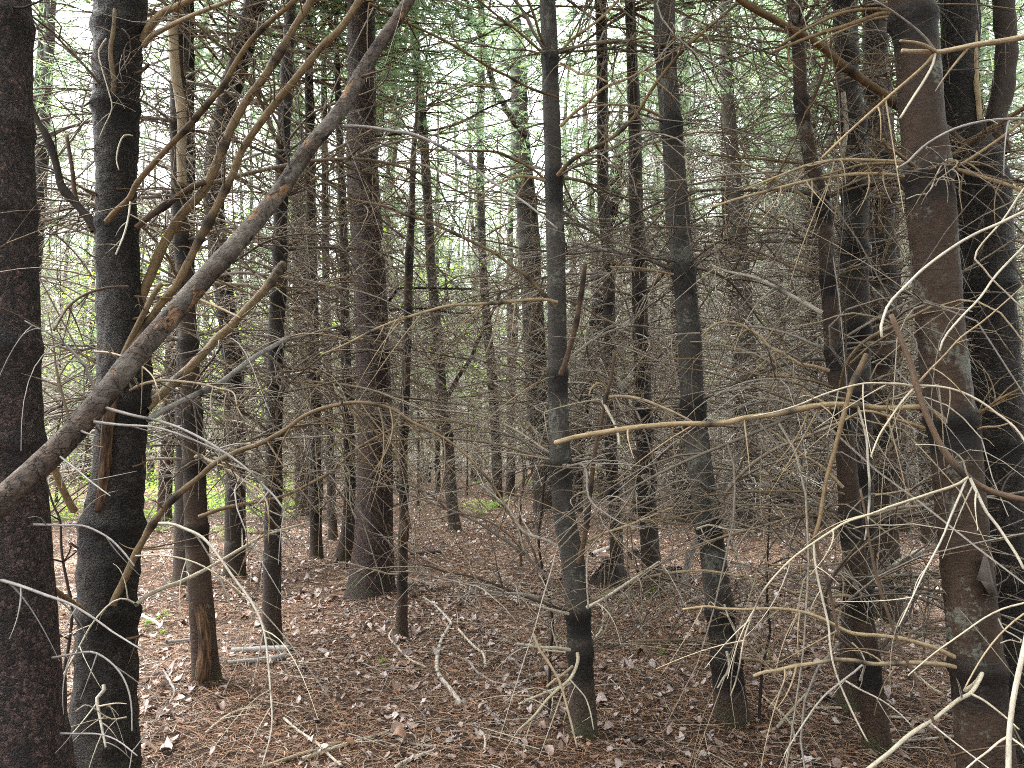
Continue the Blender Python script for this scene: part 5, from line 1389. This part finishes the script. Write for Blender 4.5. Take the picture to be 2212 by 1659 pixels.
stick('mossy broken log left of the hollow-based trunk', 'g', [(1080, 865), (1150, 858), (1230, 850)], 12, 10, 'grey', 0, 'fallen_log', 'log', 0.02, 8)
stick('crooked grey twig below the hollow-based trunk', 'g', [(1060, 1045), (1100, 1110), (1130, 1180), (1100, 1250)], 7, 4, 'grey', 2)
stick('dark thin stick lying below the hollow-based trunk', 'g', [(1130, 1160), (1300, 1135), (1480, 1130), (1600, 1150)], 5, 3, 'brown', 3)
stick('pale thin stick across the litter at the lower left', 'g', [(1330, 1450), (1420, 1370), (1520, 1310), (1680, 1265)], 6, 4, 'bone', 2)
stick('pale rod at the bottom left running off the frame', 'g', [(1680, 1680), (1850, 1620), (2000, 1570), (2212, 1510)], 9, 7, 'tan', 2)
stick('thin pale stick crossing the rod at the bottom left', 'g', [(1840, 1350), (1930, 1430), (2050, 1510), (2130, 1590), (2212, 1660)], 6, 6, 'bone', 3)
stick('tan root stub right of the thick dark forked trunk', 'g', [(900, 1490), (960, 1520), (1030, 1570)], 12, 8, 'brown', 0)
stick('pale bent stick below the thin dark upright sapling', 'i', [(500, 1450), (590, 1425), (650, 1365), (740, 1260), (800, 1190)], 8, 5, 'bone', 3)
stick('pale forked twig right of the thin dark upright sapling', 'i', [(520, 1205), (600, 1280), (660, 1340), (710, 1410), (725, 1500)], 5, 5, 'bone', 2)
stick('light stick lying right of the crooked front pair trunk', 'i', [(1480, 1040), (1560, 1110), (1620, 1160), (1680, 1195)], 8, 8, 'bone', 1)
stick('long pale stick lying behind the pair at right', 'i', [(1290, 1340), (1450, 1350), (1600, 1365)], 6, 5, 'bone', 1)
stick('pale straight stick at the foot of the pair', 'i', [(850, 1285), (980, 1283), (1145, 1287)], 6, 5, 'bone', 1)
stick('curved pale stick near the bottom right corner', 'i', [(1170, 1470), (1290, 1490), (1400, 1498), (1560, 1488), (1800, 1465)], 6, 5, 'bone', 2)
stick('dark half-buried log on the path beyond the thin stripped stem', 'h', [(450, 285), (540, 275), (640, 268)], 7, 8, 'dark', 1, 'fallen_log', 'log', 0.02, 8)
stick('pale log far back on the litter right of the centre trunk', 'h', [(1620, 290), (1720, 250), (1830, 210)], 10, 9, 'grey', 2, 'fallen_log', 'log', 0.03, 8)
stick('pale stick left of the smooth slanting trunk on open litter', 'i', [(0, 615), (50, 580), (90, 560)], 5, 4, 'bone')
stick('grey stick on the litter between the centre and the slanting trunk', 'h', [(1620, 850), (1680, 780), (1700, 700), (1690, 630)], 5, 4, 'bone', 2)
stick('long thin twig right of the foot of the centre trunk', 'h', [(1650, 1040), (1740, 1065), (1830, 1060), (1940, 1045)], 4, 3, 'brown', 2)


# ------------------------------------------------------------------ litter (uncountable)
def area_pts(n, d0, d1, power=1.0, pad=1.06):
    d = d0+(d1-d0)*RNG.random(n)**power
    u = RNG.uniform(-60, 2270, n)
    return (u-1106)/F*d*pad, d


def leaves():
    mb = MB()
    for n, d0, d1 in ((10500, 2.9, 8.0), (12000, 7.0, 15), (8000, 14, 28)):
        x, y = area_pts(n, d0, d1, 0.7)
        cl = np.sin(1.9*x+0.7)*np.cos(1.4*y+0.3)+0.5*np.sin(4.1*x+2.3*y)
        kp = (cl > -0.2) | (RNG.random(n) < 0.4)
        x = x[kp]; y = y[kp]
        z = gz(x, y)
        m = len(x)
        K = 10
        th = np.arange(K)*2*math.pi/K
        size = RNG.uniform(0.008, 0.024, m)*np.where(RNG.random(m) < 0.08, 1.7, 1)*(1+0.008*y)
        el = RNG.uniform(0.5, 0.85, m)
        lob = 1+0.22*np.sin(5*th[None]+RNG.uniform(0, 6.28, (m, 1)))*RNG.uniform(0, 1, (m, 1))+RNG.normal(0, 0.07, (m, K))
        lx = size[:, None]*np.cos(th)[None]*lob; ly = size[:, None]*el[:, None]*np.sin(th)[None]*lob
        c1 = RNG.normal(0, 16, (m, 1)); c2 = RNG.normal(8, 20, (m, 1)); c3 = RNG.normal(0, 14, (m, 1))
        lz = c1*lx**2+c2*ly**2+c3*lx*ly+RNG.normal(0, 0.003, (m, K))
        lx = np.concatenate([np.zeros((m, 1)), lx], 1); ly = np.concatenate([np.zeros((m, 1)), ly], 1); lz = np.concatenate([np.zeros((m, 1)), lz], 1)
        ax = RNG.normal(0, 0.28, (m, 1)); ay = RNG.normal(0, 0.28, (m, 1)); yw = RNG.uniform(0, 6.28, (m, 1))
        lz = lz+lx*ax+ly*ay
        X = lx*np.cos(yw)-ly*np.sin(yw)+x[:, None]; Y = lx*np.sin(yw)+ly*np.cos(yw)+y[:, None]
        lz = lz-lz.min(1, keepdims=True)*0.75
        Z = lz+z[:, None]+RNG.uniform(0.004, 0.016, (m, 1))
        V = np.stack([X, Y, Z], -1).reshape(-1, 3)
        base = np.arange(m)[:, None, None]*(K+1)
        f = np.stack([np.zeros(K, int), 1+np.arange(K), 1+(np.arange(K)+1) % K], -1)[None]
        mb.add(V, None, (base+f).reshape(-1, 3))
    o = obj('fallen_leaves', mb.mesh('fallen_leaves', M['leaf'], True, False))
    tag(o, 'curled grey and brown dead leaves scattered over the forest floor', 'leaves', kind='stuff')


def strips(name, mat, specs, label, cat):
    mb = MB()
    for n, d0, d1, l0, l1, w, zr in specs:
        x, y = area_pts(n, d0, d1, 0.75)
        z = gz(x, y)
        yw = RNG.uniform(0, 6.28, n); l = RNG.uniform(l0, l1, n)[:, None]
        a = np.stack([np.cos(yw), np.sin(yw), RNG.normal(0, 0.10, n)], -1); b = np.stack([-np.sin(yw), np.cos(yw), RNG.normal(0, 0.3, n)], -1)
        p = np.stack([x, y, z+RNG.uniform(zr[0], zr[1], n)], -1)
        bend = b*RNG.normal(0, 0.12, (n, 1))*l
        w_ = w*RNG.uniform(0.6, 1.4, (n, 1))
        A = p-a*l/2; Bm = p+bend; Cc = p+a*l/2
        V = np.stack([A-b*w_/2, A+b*w_/2, Bm+b*w_/2, Bm-b*w_/2, Cc+b*w_/3, Cc-b*w_/3], 1).reshape(-1, 3)
        base = np.arange(n)[:, None, None]*6
        f = np.array([[0, 1, 2, 3], [3, 2, 4, 5]])[None]
        mb.add(V, (base+f).reshape(-1, 4))
    o = obj(name, mb.mesh(name, M[mat], False, False))
    tag(o, label, cat, kind='stuff')


def twig_litter():
    mb = MB()
    for n, d0, d1 in ((1300, 2.9, 8), (1500, 7, 16), (1000, 15, 28)):
        x, y = area_pts(n, d0, d1, 0.8)
        for i in range(n):
            l = RNG.uniform(0.12, 0.6); yw = RNG.uniform(0, 6.28)
            s = np.linspace(-0.5, 0.5, 5)
            C = np.stack([x[i]+math.cos(yw)*l*s-math.sin(yw)*l*RNG.normal(0, .25)*s**2, y[i]+math.sin(yw)*l*s+math.cos(yw)*l*RNG.normal(0, .25)*s**2, s*0], -1)
            C[:, 2] = gz(C[:, 0], C[:, 1])+0.012+RNG.uniform(0, 0.02)+s*RNG.normal(0, 0.12)*l
            tube(mb, C, np.linspace(1, 0.5, 5)*RNG.uniform(0.0012, 0.0034), 4)
    o = obj('twig_litter', mb.mesh('twig_litter', M['litter']))
    tag(o, 'small broken twigs strewn over the needle litter', 'twigs', kind='stuff')


leaves()
strips('fallen_needles', 'needle', [(60000, 2.9, 7.5, 0.06, 0.12, 0.0026, (0.002, 0.024)), (50000, 7, 14, 0.08, 0.15, 0.004, (0.002, 0.028)), (24000, 13, 26, 0.10, 0.2, 0.007, (0.002, 0.03))], 'rust-brown pine needles matting the forest floor', 'needles')
twig_litter()

# ------------------------------------------------------------------ light, sky, camera
w = bpy.data.worlds.new('World'); sc.world = w
w.use_nodes = True
nt = w.node_tree; nt.nodes.clear()
sky = nt.nodes.new('ShaderNodeTexSky'); sky.sky_type = 'NISHITA'; sky.sun_disc = False
SUN_EL, SUN_AZ = math.radians(68), math.radians(-50)
sky.sun_elevation = SUN_EL; sky.sun_rotation = SUN_AZ
sky.air_density = 1.0; sky.dust_density = 4.0; sky.ozone_density = 1.0
hs = nt.nodes.new('ShaderNodeHueSaturation'); hs.inputs['Saturation'].default_value = 0.12
bg = nt.nodes.new('ShaderNodeBackground'); bg.inputs['Strength'].default_value = 0.06
out = nt.nodes.new('ShaderNodeOutputWorld')
nt.links.new(sky.outputs[0], hs.inputs['Color']); nt.links.new(hs.outputs[0], bg.inputs[0]); nt.links.new(bg.outputs[0], out.inputs[0])

sun = bpy.data.lights.new('sun', 'SUN'); sun.energy = 1.5; sun.angle = math.radians(70); sun.color = (1, 0.97, 0.93)
so = bpy.data.objects.new('sun', sun); COL.objects.link(so)
dirv = Vector((math.sin(SUN_AZ)*math.cos(SUN_EL), math.cos(SUN_AZ)*math.cos(SUN_EL), math.sin(SUN_EL)))
so.rotation_euler = dirv.to_track_quat('Z', 'Y').to_euler()

cam = bpy.data.cameras.new('camera'); co = bpy.data.objects.new('camera', cam); COL.objects.link(co)
cam.sensor_width = 36.0; cam.lens = 36.0*F/2212.0
cam.clip_start = 0.05; cam.clip_end = 600
co.location = CAM; co.rotation_euler = (math.radians(90)+PITCH, 0, 0)
sc.camera = co

sc.view_settings.view_transform = 'Standard'
sc.view_settings.look = 'None'
sc.view_settings.gamma = 1.0
sc.view_settings.exposure = 3.9
sc.cycles.max_bounces = 5; sc.cycles.diffuse_bounces = 3; sc.cycles.glossy_bounces = 1; sc.cycles.transmission_bounces = 3
sc.cycles.caustics_reflective = False; sc.cycles.caustics_refractive = False

sc.cycles.filter_width = 1.0
sc.cycles.use_denoising = False
